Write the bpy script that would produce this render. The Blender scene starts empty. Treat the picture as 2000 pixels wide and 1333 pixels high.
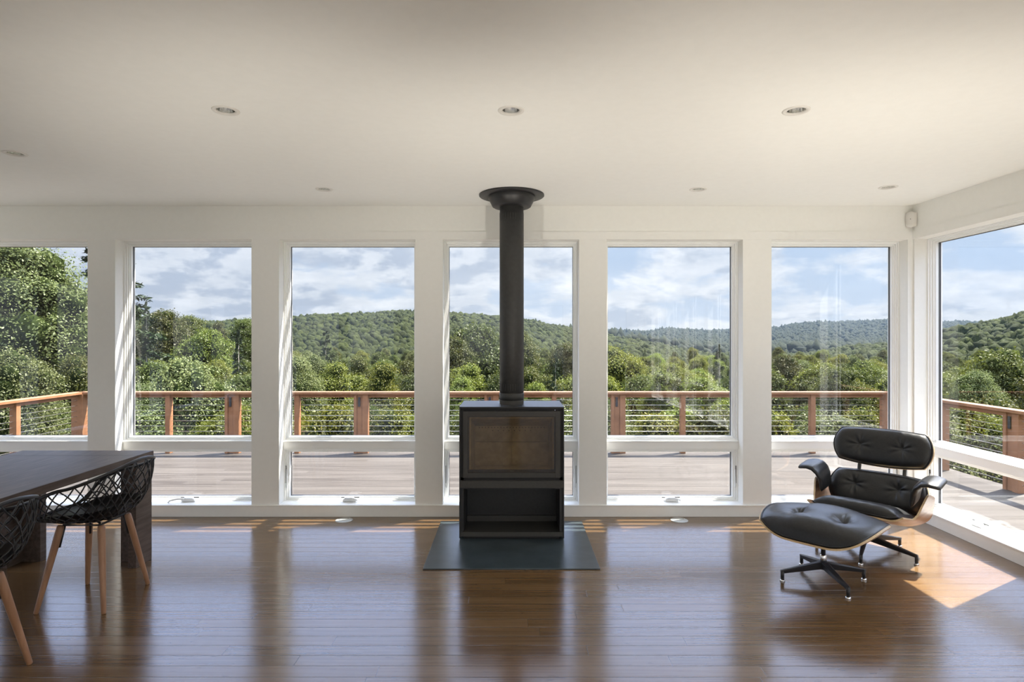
import bpy, math, random
import numpy as np
from mathutils import Vector, Matrix
R = math.radians
C = bpy.context.scene.collection
SC = bpy.context.scene

# ------------------------------------------------------------------ camera
cam_d = bpy.data.cameras.new('camera'); cam = bpy.data.objects.new('camera', cam_d); C.objects.link(cam)
cam.location = (0, 0, 1.40); cam.rotation_euler = (R(90), 0, 0)
cam_d.sensor_width = 36; cam_d.lens = 21.0
cam_d.shift_x = 0.001; cam_d.shift_y = -0.00275
cam_d.clip_start = .05; cam_d.clip_end = 8000
SC.camera = cam
SC.view_settings.view_transform = 'Standard'; SC.view_settings.look = 'None'
SC.view_settings.gamma = 1; SC.view_settings.use_curve_mapping = False
SC.view_settings.exposure = 0.0
SC.cycles.use_denoising = True
SC.cycles.max_bounces = 12; SC.cycles.diffuse_bounces = 7; SC.cycles.glossy_bounces = 4
SC.cycles.transmission_bounces = 4; SC.cycles.transparent_max_bounces = 24
SC.cycles.volume_bounces = 0
SC.cycles.sample_clamp_indirect = 6
SC.cycles.caustics_reflective = True; SC.cycles.caustics_refractive = False

# ------------------------------------------------------------------ node helper
class NT:
    def __init__(s, tree): s.t = tree; s.n = tree.nodes; s.l = tree.links
    def new(s, typ, ins=None, **kw):
        n = s.n.new(typ)
        for k, v in kw.items(): setattr(n, k, v)
        for k, v in (ins or {}).items():
            if isinstance(v, tuple) and len(v) == 2 and hasattr(v[0], 'outputs'): s.l.new(v[0].outputs[v[1]], n.inputs[k])
            elif hasattr(v, 'outputs'): s.l.new(v.outputs[0], n.inputs[k])
            else: n.inputs[k].default_value = v
        return n
    def m(s, op, a, b=0.0, c=None, clamp=False):
        d = {0: a, 1: b}
        if c is not None: d[2] = c
        return s.new('ShaderNodeMath', d, operation=op, use_clamp=clamp)
    def v(s, op, a, b=(0, 0, 0)): return s.new('ShaderNodeVectorMath', {0: a, 1: b}, operation=op)
    def mix(s, f, a, b, typ='RGBA', blend='MIX'):
        n = s.n.new('ShaderNodeMix'); n.data_type = typ; n.blend_type = blend
        o = {'RGBA': (0, 6, 7, 2), 'FLOAT': (0, 2, 3, 0)}[typ]
        for i, val in zip(o[:3], (f, a, b)):
            if isinstance(val, tuple) and len(val) == 2 and hasattr(val[0], 'outputs'): s.l.new(val[0].outputs[val[1]], n.inputs[i])
            elif hasattr(val, 'outputs'): s.l.new(val.outputs[0], n.inputs[i])
            else: n.inputs[i].default_value = (val + (1,)) if (isinstance(val, tuple) and len(val) == 3) else val
        return (n, o[3])
    def smooth(s, x, lo, hi, a=0.0, b=1.0):
        return s.new('ShaderNodeMapRange', {0: x, 1: lo, 2: hi, 3: a, 4: b}, interpolation_type='SMOOTHSTEP')
    def xyz(s, vec):
        return s.new('ShaderNodeSeparateXYZ', {0: vec})

# ------------------------------------------------------------------ world: clouds near the horizon, brighter blue sky and glare higher up
SUN_AZ = Vector((0.865, 0.502, 0)).normalized()      # the side the sun stands on
SUN_EL = math.atan(1.725)
wd = bpy.data.worlds.new('sky'); SC.world = wd; wd.use_nodes = True
w = NT(wd.node_tree); w.n.clear()
tc = w.new('ShaderNodeTexCoord')
g = (tc, 'Generated')
sep = w.xyz(g)
X, Y, Z = (sep, 0), (sep, 1), (sep, 2)
zc = w.m('MAXIMUM', Z, 0.0)
# cumulus rows: finer and flatter toward the horizon
zz = w.m('POWER', w.m('ADD', zc, 0.004), 0.72)
cvec = w.new('ShaderNodeCombineXYZ', {0: w.m('MULTIPLY', X, 5.2), 1: w.m('MULTIPLY', Y, 5.2), 2: w.m('MULTIPLY', zz, 9.0)})
cvec2 = w.v('ADD', cvec, (-0.08, -.05, 0.17))
def fbm(vec, sc, det=10.0, rough=.56, dist=.15, off=(0, 0, 0)):
    return w.new('ShaderNodeTexNoise', {'Vector': w.v('ADD', vec, off), 'Scale': sc, 'Detail': det, 'Roughness': rough, 'Distortion': dist}, noise_dimensions='3D')
n1 = fbm(cvec, 1.25, off=(3.3, 1.2, 7.7)); n2 = fbm(cvec2, 1.25, off=(3.3, 1.2, 7.7))
left = w.smooth(X, .12, -.42)                       # more cloud to the left
cover = w.m('ADD', w.m('SUBTRACT', .440, w.m('MULTIPLY', left, .12)), w.m('MULTIPLY', w.smooth(zc, .08, .0), -.10))
mask = w.smooth(n1, w.m('SUBTRACT', cover, .045), w.m('ADD', cover, .085))
thick = w.smooth(n2, w.m('ADD', cover, .02), w.m('ADD', cover, .17))
blue = w.mix(w.smooth(zc, 0, .17), (.64, .71, .80), (.48, .59, .75))
wisp = fbm(cvec, 3.1, off=(9, 2, 1))
white = w.mix(w.smooth(wisp, .35, .65), (.80, .82, .84), (.97, .975, .98))
grey = w.mix(left, (.56, .60, .66), (.50, .54, .61))
puff = fbm(cvec, 2.3, off=(4, 8, 2)); puff2 = fbm(cvec2, 2.3, off=(4, 8, 2))
relief = w.smooth(w.m('SUBTRACT', puff2, puff), -.08, .10)
cloud = w.mix(w.m('MULTIPLY', thick, w.m('ADD', .25, w.m('MULTIPLY', relief, .75)), clamp=True), white, grey)
low = w.mix(mask, blue, cloud)
low = (w.v('SCALE', low), 0); low[0].inputs[3].default_value = 1.24
hi_f = w.smooth(zc, .17, .42)
high = w.mix(w.smooth(zc, .3, .9), (2.0, 2.5, 4.0), (3.0, 3.5, 4.4))
sd = Vector((SUN_AZ.x * math.cos(SUN_EL), SUN_AZ.y * math.cos(SUN_EL), math.sin(SUN_EL)))
dotn = w.new('ShaderNodeVectorMath', {0: g, 1: tuple(sd)}, operation='DOT_PRODUCT')
glare = w.m('MULTIPLY', w.m('POWER', w.m('MAXIMUM', (dotn, 1), 0.0), 8.0), 3.0)
high2 = w.mix(1.0, high, w.new('ShaderNodeCombineColor', {0: glare, 1: w.m('MULTIPLY', glare, .97), 2: w.m('MULTIPLY', glare, .9)}), blend='ADD')
skyc = w.mix(hi_f, low, high2)
ground = w.mix(w.smooth(Z, -.01, -.06), skyc, (.10, .13, .07))
bg = w.new('ShaderNodeBackground', {'Color': ground, 'Strength': 1.0})
w.new('ShaderNodeOutputWorld', {'Surface': bg})
wd.cycles.sampling_method = 'MANUAL'; wd.cycles.sample_map_resolution = 1024

# ------------------------------------------------------------------ sun
sun_d = bpy.data.lights.new('sun', 'SUN'); sun_d.energy = 27.0; sun_d.angle = R(.5); sun_d.color = (1, .94, .84)
sun = bpy.data.objects.new('sun', sun_d); C.objects.link(sun)
sun.rotation_euler = sd.to_track_quat('Z', 'Y').to_euler(); sun.location = (20, 12, 30)

# added fill spots without lamp bodies, out of view, to brighten ceiling and posts
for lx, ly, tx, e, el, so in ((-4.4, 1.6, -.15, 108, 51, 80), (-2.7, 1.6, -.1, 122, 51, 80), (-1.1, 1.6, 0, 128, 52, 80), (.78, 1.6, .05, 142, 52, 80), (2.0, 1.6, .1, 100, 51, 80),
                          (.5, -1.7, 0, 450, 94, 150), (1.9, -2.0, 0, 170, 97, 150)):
    ld = bpy.data.lights.new('added_fill_spot', 'SPOT'); ld.energy = e; ld.color = (1, .935, .83); ld.shadow_soft_size = .05
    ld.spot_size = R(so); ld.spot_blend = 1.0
    lo = bpy.data.objects.new('added_fill_spot', ld); C.objects.link(lo); lo.location = (lx, ly, .03)
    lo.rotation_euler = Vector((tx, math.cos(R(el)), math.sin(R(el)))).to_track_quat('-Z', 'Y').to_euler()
def portal(loc, rot, sx, sy):
    d = bpy.data.lights.new('sky_portal', 'AREA'); d.shape = 'RECTANGLE'; d.size = sx; d.size_y = sy; d.cycles.is_portal = True
    o = bpy.data.objects.new('sky_portal', d); C.objects.link(o); o.location = loc; o.rotation_euler = rot
PORTALS = True

# ------------------------------------------------------------------ tags and mesh helpers
def tag(o, label=None, cat=None, group=None, kind=None):
    if label: o['label'] = label
    if cat: o['category'] = cat
    if group: o['group'] = group
    if kind: o['kind'] = kind
    return o
def empty(name, loc=(0, 0, 0), rz=0.0, parent=None):
    o = bpy.data.objects.new(name, None); C.objects.link(o); o.location = loc; o.rotation_euler = (0, 0, rz)
    o.empty_display_size = .1
    if parent: o.parent = parent
    return o
def mesh_obj(name, V, F, mat, parent=None, smooth=False, uv=None):
    me = bpy.data.meshes.new(name)
    me.from_pydata([tuple(v) for v in V], [], F); me.update()
    if smooth: me.polygons.foreach_set('use_smooth', [True] * len(me.polygons))
    if isinstance(mat, (list, tuple)):
        for m_ in mat: me.materials.append(m_)
    elif mat: me.materials.append(mat)
    o = bpy.data.objects.new(name, me); C.objects.link(o)
    if parent: o.parent = parent
    return o
class MB:
    def __init__(s): s.V = []; s.F = []; s.S = []
    def add(s, V, F, sm=False):
        b = len(s.V); s.V += [tuple(v) for v in V]; s.F += [tuple(i + b for i in f) for f in F]; s.S += [sm] * len(F); return s
    def box(s, x0, x1, y0, y1, z0, z1):
        V = [(x0, y0, z0), (x1, y0, z0), (x1, y1, z0), (x0, y1, z0), (x0, y0, z1), (x1, y0, z1), (x1, y1, z1), (x0, y1, z1)]
        return s.add(V, [(0, 3, 2, 1), (4, 5, 6, 7), (0, 1, 5, 4), (1, 2, 6, 5), (2, 3, 7, 6), (3, 0, 4, 7)])
    def prism(s, pts, f0, f1):          # pts 2D polygon; f0/f1 map to the two ends
        n = len(pts); V = [f0(p) for p in pts] + [f1(p) for p in pts]
        F = [tuple(range(n - 1, -1, -1)), tuple(range(n, 2 * n))] + [(i, (i + 1) % n, n + (i + 1) % n, n + i) for i in range(n)]
        return s.add(V, F)
    def tube(s, pts, r, n=8, closed=False, caps=True):
        pts = [Vector(p) for p in pts]; m = len(pts)
        rs = r if isinstance(r, (list, tuple)) else [r] * m
        V = []; prev = None
        for i, p in enumerate(pts):
            a = pts[(i - 1) % m] if (closed or i > 0) else p
            b = pts[(i + 1) % m] if (closed or i < m - 1) else p
            t = (b - a).normalized()
            if prev is None:
                ref = Vector((0, 0, 1)) if abs(t.z) < .9 else Vector((1, 0, 0)); u = t.cross(ref).normalized()
            else:
                u = (prev - t * prev.dot(t)).normalized()
            prev = u; v = t.cross(u)
            for k in range(n):
                q = 2 * math.pi * k / n; V.append(p + (u * math.cos(q) + v * math.sin(q)) * rs[i])
        F = []
        for i in range(m if closed else m - 1):
            j = (i + 1) % m
            for k in range(n): F.append((i * n + k, i * n + (k + 1) % n, j * n + (k + 1) % n, j * n + k))
        s.add(V, F, True)
        if caps and not closed:
            b = len(s.V) - len(V)
            s.F.append(tuple(b + k for k in range(n - 1, -1, -1))); s.S.append(False)
            s.F.append(tuple(b + (m - 1) * n + k for k in range(n))); s.S.append(False)
        return s
    def lathe(s, prof, c=(0, 0, 0), n=32, smooth=True, cap0=False, cap1=False):
        V = [(c[0] + r * math.cos(2 * math.pi * k / n), c[1] + r * math.sin(2 * math.pi * k / n), c[2] + z) for r, z in prof for k in range(n)]
        F = [(i * n + k, i * n + (k + 1) % n, (i + 1) * n + (k + 1) % n, (i + 1) * n + k) for i in range(len(prof) - 1) for k in range(n)]
        b = len(s.V); s.add(V, F, smooth)
        if cap0: s.F.append(tuple(b + k for k in range(n - 1, -1, -1))); s.S.append(False)
        if cap1: s.F.append(tuple(b + (len(prof) - 1) * n + k for k in range(n))); s.S.append(False)
        return s
    def grid(s, fn, nu, nv, closed_u=False, flip=False):
        V = [fn(i / (nu if closed_u else nu - 1), j / (nv - 1)) for i in range(nu) for j in range(nv)]
        F = []
        for i in range(nu if closed_u else nu - 1):
            ii = (i + 1) % nu
            for j in range(nv - 1):
                f = (i * nv + j, ii * nv + j, ii * nv + j + 1, i * nv + j + 1); F.append(f[::-1] if flip else f)
        return s.add(V, F, True)
    def build(s, name, mat, parent=None, bevel=0, label=None):
        o = mesh_obj(name, s.V, s.F, mat, parent)
        o.data.polygons.foreach_set('use_smooth', s.S)
        if bevel:
            m_ = o.modifiers.new('bevel', 'BEVEL'); m_.width = bevel; m_.segments = 2; m_.limit_method = 'ANGLE'; m_.angle_limit = R(40); m_.harden_normals = False
        if label: o['label'] = label
        return o

# ------------------------------------------------------------------ materials
def mat(name, color=(.8, .8, .8), rough=.5, metal=0.0, spec=.5, coat=0.0, coat_r=.1):
    m_ = bpy.data.materials.new(name); m_.use_nodes = True
    b = m_.node_tree.nodes['Principled BSDF']
    b.inputs['Base Color'].default_value = (*color, 1); b.inputs['Roughness'].default_value = rough
    b.inputs['Metallic'].default_value = metal; b.inputs['Specular IOR Level'].default_value = spec
    b.inputs['Coat Weight'].default_value = coat; b.inputs['Coat Roughness'].default_value = coat_r
    return m_
def bsdf(m_): return m_.node_tree.nodes['Principled BSDF']
def noise_color(m_, c0, c1, scale, det=4, stretch=(1, 1, 1), bump=0.0, coord='Object'):
    t = NT(m_.node_tree); tcn = t.new('ShaderNodeTexCoord')
    mp = t.new('ShaderNodeMapping', {'Vector': (tcn, coord), 'Scale': stretch})
    n = t.new('ShaderNodeTexNoise', {'Vector': mp, 'Scale': scale, 'Detail': det, 'Roughness': .6})
    c = t.mix(t.smooth(n, .3, .7), c0, c1)
    t.l.new(c[0].outputs[c[1]], bsdf(m_).inputs['Base Color'])
    if bump:
        bp = t.new('ShaderNodeBump', {'Height': n, 'Strength': bump, 'Distance': .002}); t.l.new(bp.outputs[0], bsdf(m_).inputs['Normal'])
    return m_
M = {}
M['wall'] = noise_color(mat('wall_paint', rough=.85, spec=.25), (.865, .865, .835), (.88, .88, .85), 30)
M['ceiling'] = noise_color(mat('ceiling_paint', rough=.9, spec=.2), (.875, .875, .845), (.89, .89, .86), 20)
M['trim'] = noise_color(mat('trim_paint', rough=.5, spec=.4), (.865, .865, .84), (.88, .88, .855), 25)
M['frame'] = mat('window_frame_white', (.92, .93, .92), .3)
M['cladding'] = mat('dark_cladding', (.02, .02, .024), .5)
M['hardware'] = mat('white_hardware', (.86, .87, .87), .3)
M['slot'] = mat('dark_slot', (.03, .03, .03), .6)
M['black'] = mat('black_metal', (.022, .022, .024), .42)
M['stove'] = noise_color(mat('stove_steel', rough=.42, spec=.5), (.020, .020, .021), (.026, .026, .027), 60, bump=.05)
M['stove_door'] = noise_color(mat('stove_door_steel', rough=.5), (.045, .043, .040), (.052, .050, .046), 60)
M['stove_in'] = mat('stove_dark', (.010, .010, .011), .55)
M['pipe'] = noise_color(mat('pipe_steel', rough=.50), (.028, .028, .028), (.036, .036, .036), 40)
M['pad'] = noise_color(mat('hearth_steel', rough=.30), (.030, .042, .048), (.050, .066, .074), 6, bump=.1)
M['fire'] = noise_color(mat('firebrick_board', rough=.9), (.33, .29, .21), (.43, .38, .28), 18, bump=.2)
M['chrome'] = mat('chrome', (.85, .85, .86), .12, 1.0)
M['reflector'] = mat('lamp_reflector', (.95, .95, .93), .16, 1.0)
M['lamp_glass'] = mat('lamp_glass', (.75, .75, .72), .3)
M['steel_cable'] = mat('steel_cable', (.72, .70, .68), .3, .9)
M['leather'] = noise_color(mat('black_leather', rough=.36, spec=.5), (.011, .012, .014), (.016, .017, .019), 90, bump=.25)
M['walnut'] = noise_color(mat('walnut_veneer', rough=.32), (.30, .15, .075), (.46, .26, .14), 5, stretch=(1, 1, 9), bump=.03)
M['ply'] = noise_color(mat('plywood_edge', rough=.4), (.55, .40, .22), (.66, .50, .30), 60)
M['chairwood'] = noise_color(mat('beech_leg', rough=.42), (.30, .155, .085), (.38, .21, .12), 10, stretch=(4, 4, .6))
M['plastic'] = mat('black_plastic', (.016, .016, .018), .35)
M['sensor'] = mat('sensor_white', (.74, .72, .68), .4)
M['outlet'] = mat('outlet_cover', (.42, .44, .43), .35)
M['darkwood'] = noise_color(mat('dark_table_wood', rough=.48, spec=.35), (.060, .042, .033), (.115, .084, .068), 6, det=8, stretch=(9, .8, 9), bump=.08)
M['cedar'] = noise_color(mat('cedar_rail', rough=.6, spec=.3), (.20, .090, .042), (.27, .130, .064), 5, det=6, stretch=(1, 1, 1), bump=.1)
M['siding'] = mat('exterior_siding', (.08, .08, .08), .8)
# glass: a clear pane that mirrors a little more at a flat angle
def glass(name, ior, tint):
    m_ = bpy.data.materials.new(name); m_.use_nodes = True; t = NT(m_.node_tree); t.n.clear()
    geo = t.new('ShaderNodeNewGeometry')
    dt = t.new('ShaderNodeVectorMath', {0: (geo, 'Incoming'), 1: (geo, 'Normal')}, operation='DOT_PRODUCT')
    f0 = ((ior - 1) / (ior + 1)) ** 2
    q = t.m('POWER', t.m('SUBTRACT', 1.0, t.m('ABSOLUTE', (dt, 1)), clamp=True), 5.0)
    fr = t.m('ADD', f0, t.m('MULTIPLY', q, 1 - f0))
    mx = t.new('ShaderNodeMixShader', {0: fr, 1: t.new('ShaderNodeBsdfTransparent', {'Color': (*tint, 1)}), 2: t.new('ShaderNodeBsdfGlossy', {'Color': (1, 1, 1, 1), 'Roughness': 0.0})})
    t.new('ShaderNodeOutputMaterial', {'Surface': mx}); return m_
M['glass'] = glass('window_glass', 1.42, (.985, .99, .985))
M['stove_glass'] = glass('stove_glass', 1.4, (.82, .76, .66))
# bamboo floor: planks along X, 85 mm wide
def floor_mat():
    m_ = mat('bamboo_floor', rough=.2, spec=.5); t = NT(m_.node_tree); B = bsdf(m_)
    tcn = t.new('ShaderNodeTexCoord'); s = t.xyz((tcn, 'Object'))
    yy = t.m('DIVIDE', (s, 1), .085); row = t.m('FLOOR', yy); fy = t.m('FRACT', yy)
    ro = t.new('ShaderNodeTexWhiteNoise', {'W': row}, noise_dimensions='1D')
    xx = t.m('ADD', t.m('DIVIDE', (s, 0), 1.62), t.m('MULTIPLY', (ro, 0), 7.0)); col = t.m('FLOOR', xx); fx = t.m('FRACT', xx)
    rid = t.new('ShaderNodeTexWhiteNoise', {'Vector': t.new('ShaderNodeCombineXYZ', {0: row, 1: col, 2: 3.0})}, noise_dimensions='3D')
    grain = t.new('ShaderNodeTexNoise', {'Vector': t.new('ShaderNodeCombineXYZ', {0: t.m('MULTIPLY', (s, 0), 1.6), 1: t.m('MULTIPLY', (s, 1), 75.0), 2: t.m('MULTIPLY', (rid, 0), 40.0)}), 'Scale': 1.0, 'Detail': 5.0, 'Roughness': .65})
    knots = t.new('ShaderNodeTexNoise', {'Vector': t.new('ShaderNodeCombineXYZ', {0: t.m('MULTIPLY', (s, 0), 14.0), 1: t.m('MULTIPLY', (s, 1), 60.0), 2: t.m('MULTIPLY', (rid, 0), 9.0)}), 'Scale': 1.0, 'Detail': 3.0})
    base = t.mix((rid, 0), (.088, .048, .019), (.135, .078, .034))
    base = t.mix(t.m('MULTIPLY', t.smooth(grain, .35, .72), .55), base, (.19, .115, .055))
    base = t.mix(t.m('MULTIPLY', t.smooth(knots, .62, .75), .35), base, (.045, .023, .01))
    seam = t.m('MAXIMUM', t.m('MAXIMUM', t.m('LESS_THAN', fy, .018), t.m('GREATER_THAN', fy, .985)), t.m('LESS_THAN', fx, .0011))
    base = t.mix(t.m('MULTIPLY', seam, .75), base, (.045, .022, .01))
    t.l.new(base[0].outputs[base[1]], B.inputs['Base Color'])
    edge = t.m('MINIMUM', t.m('MINIMUM', fy, t.m('SUBTRACT', 1.0, fy)), t.m('MULTIPLY', fx, 19.0))
    h = t.m('ADD', t.smooth(edge, 0, .05), t.m('MULTIPLY', grain, .06))
    bp = t.new('ShaderNodeBump', {'Height': h, 'Strength': .35, 'Distance': .0012}); t.l.new(bp.outputs[0], B.inputs['Normal'])
    rg = t.m('ADD', .20, t.m('MULTIPLY', t.m('SUBTRACT', (rid, 0), .5), .05)); t.l.new(rg.outputs[0], B.inputs['Roughness'])
    B.inputs['Coat Weight'].default_value = .35; B.inputs['Coat Roughness'].default_value = .17
    return m_
M['floor'] = floor_mat()
def deck_mat():
    m_ = mat('deck_boards', rough=.7, spec=.2); t = NT(m_.node_tree); B = bsdf(m_)
    tcn = t.new('ShaderNodeTexCoord'); s = t.xyz((tcn, 'Object'))
    yy = t.m('DIVIDE', (s, 1), .14); row = t.m('FLOOR', yy); fy = t.m('FRACT', yy)
    ro = t.new('ShaderNodeTexWhiteNoise', {'W': row}, noise_dimensions='1D')
    xx = t.m('ADD', t.m('DIVIDE', (s, 0), 3.6), t.m('MULTIPLY', (ro, 0), 5.0)); col = t.m('FLOOR', xx); fx = t.m('FRACT', xx)
    rid = t.new('ShaderNodeTexWhiteNoise', {'Vector': t.new('ShaderNodeCombineXYZ', {0: row, 1: col})}, noise_dimensions='3D')
    grain = t.new('ShaderNodeTexNoise', {'Vector': t.new('ShaderNodeCombineXYZ', {0: t.m('MULTIPLY', (s, 0), 1.1), 1: t.m('MULTIPLY', (s, 1), 34.0), 2: t.m('MULTIPLY', (rid, 0), 20.0)}), 'Scale': 1.0, 'Detail': 4.0, 'Roughness': .6})
    base = t.mix((rid, 0), (.030, .024, .020), (.056, .048, .042))
    base = t.mix(t.m('MULTIPLY', t.smooth(grain, .4, .68), .6), base, (.086, .075, .067))
    seam = t.m('MAXIMUM', t.m('LESS_THAN', fy, .035), t.m('LESS_THAN', fx, .001))
    base = t.mix(t.m('MULTIPLY', seam, .8), base, (.035, .028, .024))
    t.l.new(base[0].outputs[base[1]], B.inputs['Base Color'])
    bp = t.new('ShaderNodeBump', {'Height': t.m('ADD', t.m('MULTIPLY', t.m('SUBTRACT', 1.0, seam), 1.0), t.m('MULTIPLY', grain, .2)), 'Strength': .5, 'Distance': .003}); t.l.new(bp.outputs[0], B.inputs['Normal'])
    return m_
M['deck'] = deck_mat()
def leaf_mat(name, c0, c1, trans=.35, hue=.03):
    m_ = bpy.data.materials.new(name); m_.use_nodes = True; t = NT(m_.node_tree); t.n.clear()
    oi = t.new('ShaderNodeObjectInfo'); geo = t.new('ShaderNodeNewGeometry')
    f = t.m('ADD', t.m('MULTIPLY', (geo, 'Random Per Island'), .6), t.m('MULTIPLY', (oi, 'Random'), .4))
    c = t.mix(f, c0, c1)
    hs = t.new('ShaderNodeHueSaturation', {'Hue': t.m('ADD', .5 - hue, t.m('MULTIPLY', (oi, 'Random'), 2 * hue)), 'Saturation': 1.08, 'Value': t.m('ADD', .75, t.m('MULTIPLY', t.m('FRACT', t.m('MULTIPLY', (oi, 'Random'), 7.31)), .5)), 'Fac': 1.0, 'Color': c})
    d = t.new('ShaderNodeBsdfDiffuse', {'Color': hs}); tr = t.new('ShaderNodeBsdfTranslucent', {'Color': hs})
    gl = t.new('ShaderNodeBsdfGlossy', {'Color': (.8, .8, .8, 1), 'Roughness': .5})
    mx = t.new('ShaderNodeMixShader', {0: trans, 1: d, 2: tr}); mx = t.new('ShaderNodeMixShader', {0: .02, 1: mx, 2: gl})
    t.new('ShaderNodeOutputMaterial', {'Surface': mx}); return m_
M['leaf'] = leaf_mat('broadleaf', (.024, .033, .008), (.084, .092, .022))
M['leaf_pale'] = leaf_mat('pale_leaf', (.055, .066, .024), (.140, .155, .062))
M['leaf_yellow'] = leaf_mat('yellow_leaf', (.052, .064, .012), (.145, .155, .030))
M['needle'] = leaf_mat('needles', (.014, .024, .011), (.034, .050, .021), trans=.15)
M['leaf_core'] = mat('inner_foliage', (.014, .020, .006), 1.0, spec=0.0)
M['bark'] = noise_color(mat('bark', rough=.9), (.16, .14, .12), (.28, .26, .22), 12, stretch=(1, 1, .3))
def canopy_mat(name, c0, c1, sc):
    m_ = mat(name, rough=.85, spec=.1); t = NT(m_.node_tree); B = bsdf(m_)
    geo = t.new('ShaderNodeNewGeometry'); tcn = t.new('ShaderNodeTexCoord')
    n = t.new('ShaderNodeTexNoise', {'Vector': (tcn, 'Object'), 'Scale': sc, 'Detail': 6.0, 'Roughness': .7})
    f = t.m('ADD', t.m('MULTIPLY', (geo, 'Random Per Island'), .55), t.m('MULTIPLY', t.smooth(n, .3, .7), .45))
    c = t.mix(f, c0, c1); t.l.new(c[0].outputs[c[1]], B.inputs['Base Color'])
    bp = t.new('ShaderNodeBump', {'Height': n, 'Strength': 1.0, 'Distance': 1.2}); t.l.new(bp.outputs[0], B.inputs['Normal'])
    return m_
M['canopy'] = canopy_mat('hill_canopy', (.007, .010, .003), (.035, .044, .010), .55)
M['far_canopy'] = canopy_mat('far_canopy', (.006, .010, .006), (.015, .020, .010), .10)
M['ground'] = noise_color(mat('forest_ground', rough=1), (.03, .035, .015), (.06, .06, .03), .3)

# ================================================================== THE ROOM
WY, WYo, GY = 4.69, 4.90, 4.85            # wall face, wall outside, glass plane of the window wall
WX, WXo, GX = 3.153, 3.363, 3.313         # the same for the right wall
CH = 2.44
HW = .5345; OT, OB = 2.175, .091          # opening half width, top and bottom
PITCH = 1.285
LX = -6.2; BY = -4.4
def struct(o, label, cat): return tag(o, label, cat, kind='structure')
fl = MB().box(LX - .24, WXo, BY - .2, WYo, -.25, 0).build('floor', M['floor']); struct(fl, 'honey brown bamboo plank floor with a satin finish', 'floor')
# ceiling with square cut-outs above each recessed lamp
LAMPS = [(-1.302, 2.727), (0.0, 2.727), (1.302, 2.727), (-1.304, 4.17), (1.307, 4.17), (2.595, 4.11), (-2.79, 3.36)]
def ceiling():
    h = .0405
    xs = sorted({LX - .24, WXo} | {round(x + s * h, 5) for x, _ in LAMPS for s in (-1, 1)})
    ys = sorted({BY - .2, WYo} | {round(y + s * h, 5) for _, y in LAMPS for s in (-1, 1)})
    m = MB(); idx = {}
    V = [(x, y, CH) for x in xs for y in ys]; F = []; n = len(ys)
    for i in range(len(xs) - 1):
        for j in range(n - 1):
            cx, cy = (xs[i] + xs[i + 1]) / 2, (ys[j] + ys[j + 1]) / 2
            if any(abs(cx - a) < h and abs(cy - b) < h for a, b in LAMPS): continue
            F.append((i * n + j, i * n + j + 1, (i + 1) * n + j + 1, (i + 1) * n + j))
    m.add(V, F); m.box(LX - .24, WXo, BY - .2, WYo, CH + .16, CH + .2); return m
struct(ceiling().build('ceiling', M['ceiling']), 'plain off-white plaster ceiling', 'ceiling')
struct(MB().box(LX - .5, WXo + .02, BY - .5, WYo + .02, CH + .22, CH + .42).build('roof', M['siding']), 'flat roof above the room', 'roof')
# window wall
centres = [-5.14, -3.855, -2.57, -1.285, 0, 1.285, 2.57 + .008]
def wall_with_openings(name, cs, a0, a1, place, mtl, label, posts_extra=()):
    m = MB()
    m_box = lambda u0, u1, z0, z1: place(m, u0, u1, z0, z1)
    m_box(a0, a1, OT, CH); m_box(a0, a1, -.2, OB)
    edges = [a0] + [e for c in sorted(cs) for e in (c - HW, c + HW)] + [a1]
    for i in range(0, len(edges), 2):
        if edges[i + 1] - edges[i] > 1e-4: m_box(edges[i], edges[i + 1], OB, OT)
    return struct(m.build(name, mtl), label, 'wall')
pb = lambda m, u0, u1, z0, z1: m.box(u0, u1, WY, WYo, z0, z1)
pr = lambda m, u0, u1, z0, z1: m.box(WX, WXo, u0, u1, z0, z1)
wall_with_openings('wall_back', centres, LX, WXo, pb, M['wall'], 'off-white wall of tall windows and flat posts facing the deck')
rc = [4.1335, 1.95, .665, -.62, -1.905, -3.19]
wall_with_openings('wall_right', rc, BY, WY, pr, M['wall'], 'off-white right wall with tall windows from the corner on')
lc = [3.8, 2.4, 1.0, -.4, -1.8, -3.2]
wall_with_openings('wall_left', lc, BY, WY, lambda m, u0, u1, z0, z1: m.box(LX - .24, LX, u0, u1, z0, z1), M['wall'], 'off-white left wall with windows')
bc = [-4.6, -3.3, -.6, .7, 2.2]
wall_with_openings('wall_front', bc, LX, WX, lambda m, u0, u1, z0, z1: m.box(u0, u1, BY - .2, BY, z0, z1), M['wall'], 'off-white wall behind the viewer')
# flat boards: header trim and baseboard
tb = MB().box(LX, WX, WY - .008, WY, OT, OT + .062); tb.build('trim_1', M['trim']); struct(bpy.data.objects['trim_1'], 'flat white header board above the tall windows', 'trim')
tb = MB().box(WX - .008, WX, BY, WY - .008, OT, OT + .062).build('trim_2', M['trim']); struct(tb, 'flat white header board above the right wall window', 'trim')
def posts():
    m = MB(); e = [LX] + [q for c in centres for q in (c - HW, c + HW)] + [WX]
    for i in range(0, len(e), 2): m.box(e[i], e[i + 1], WY - .005, WY, OB - .002, OT)
    return m
struct(posts().build('trim_3', M['trim']), 'flat white casing boards on the posts between the windows', 'trim')
b1 = MB().box(LX, WX - .012, WY - .014, WY, 0, .084).box(LX, WX - .018, WY - .02, WY, .084, .093)
struct(b1.build('baseboard_back', M['trim'], bevel=.0015), 'white baseboard under the row of windows', 'baseboard')
b1 = MB().box(WX - .014, WX, BY, WY, 0, .084).box(WX - .02, WX, BY, WY, .084, .093)
struct(b1.build('baseboard_right', M['trim'], bevel=.0015), 'white baseboard under the right wall window', 'baseboard')

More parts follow.
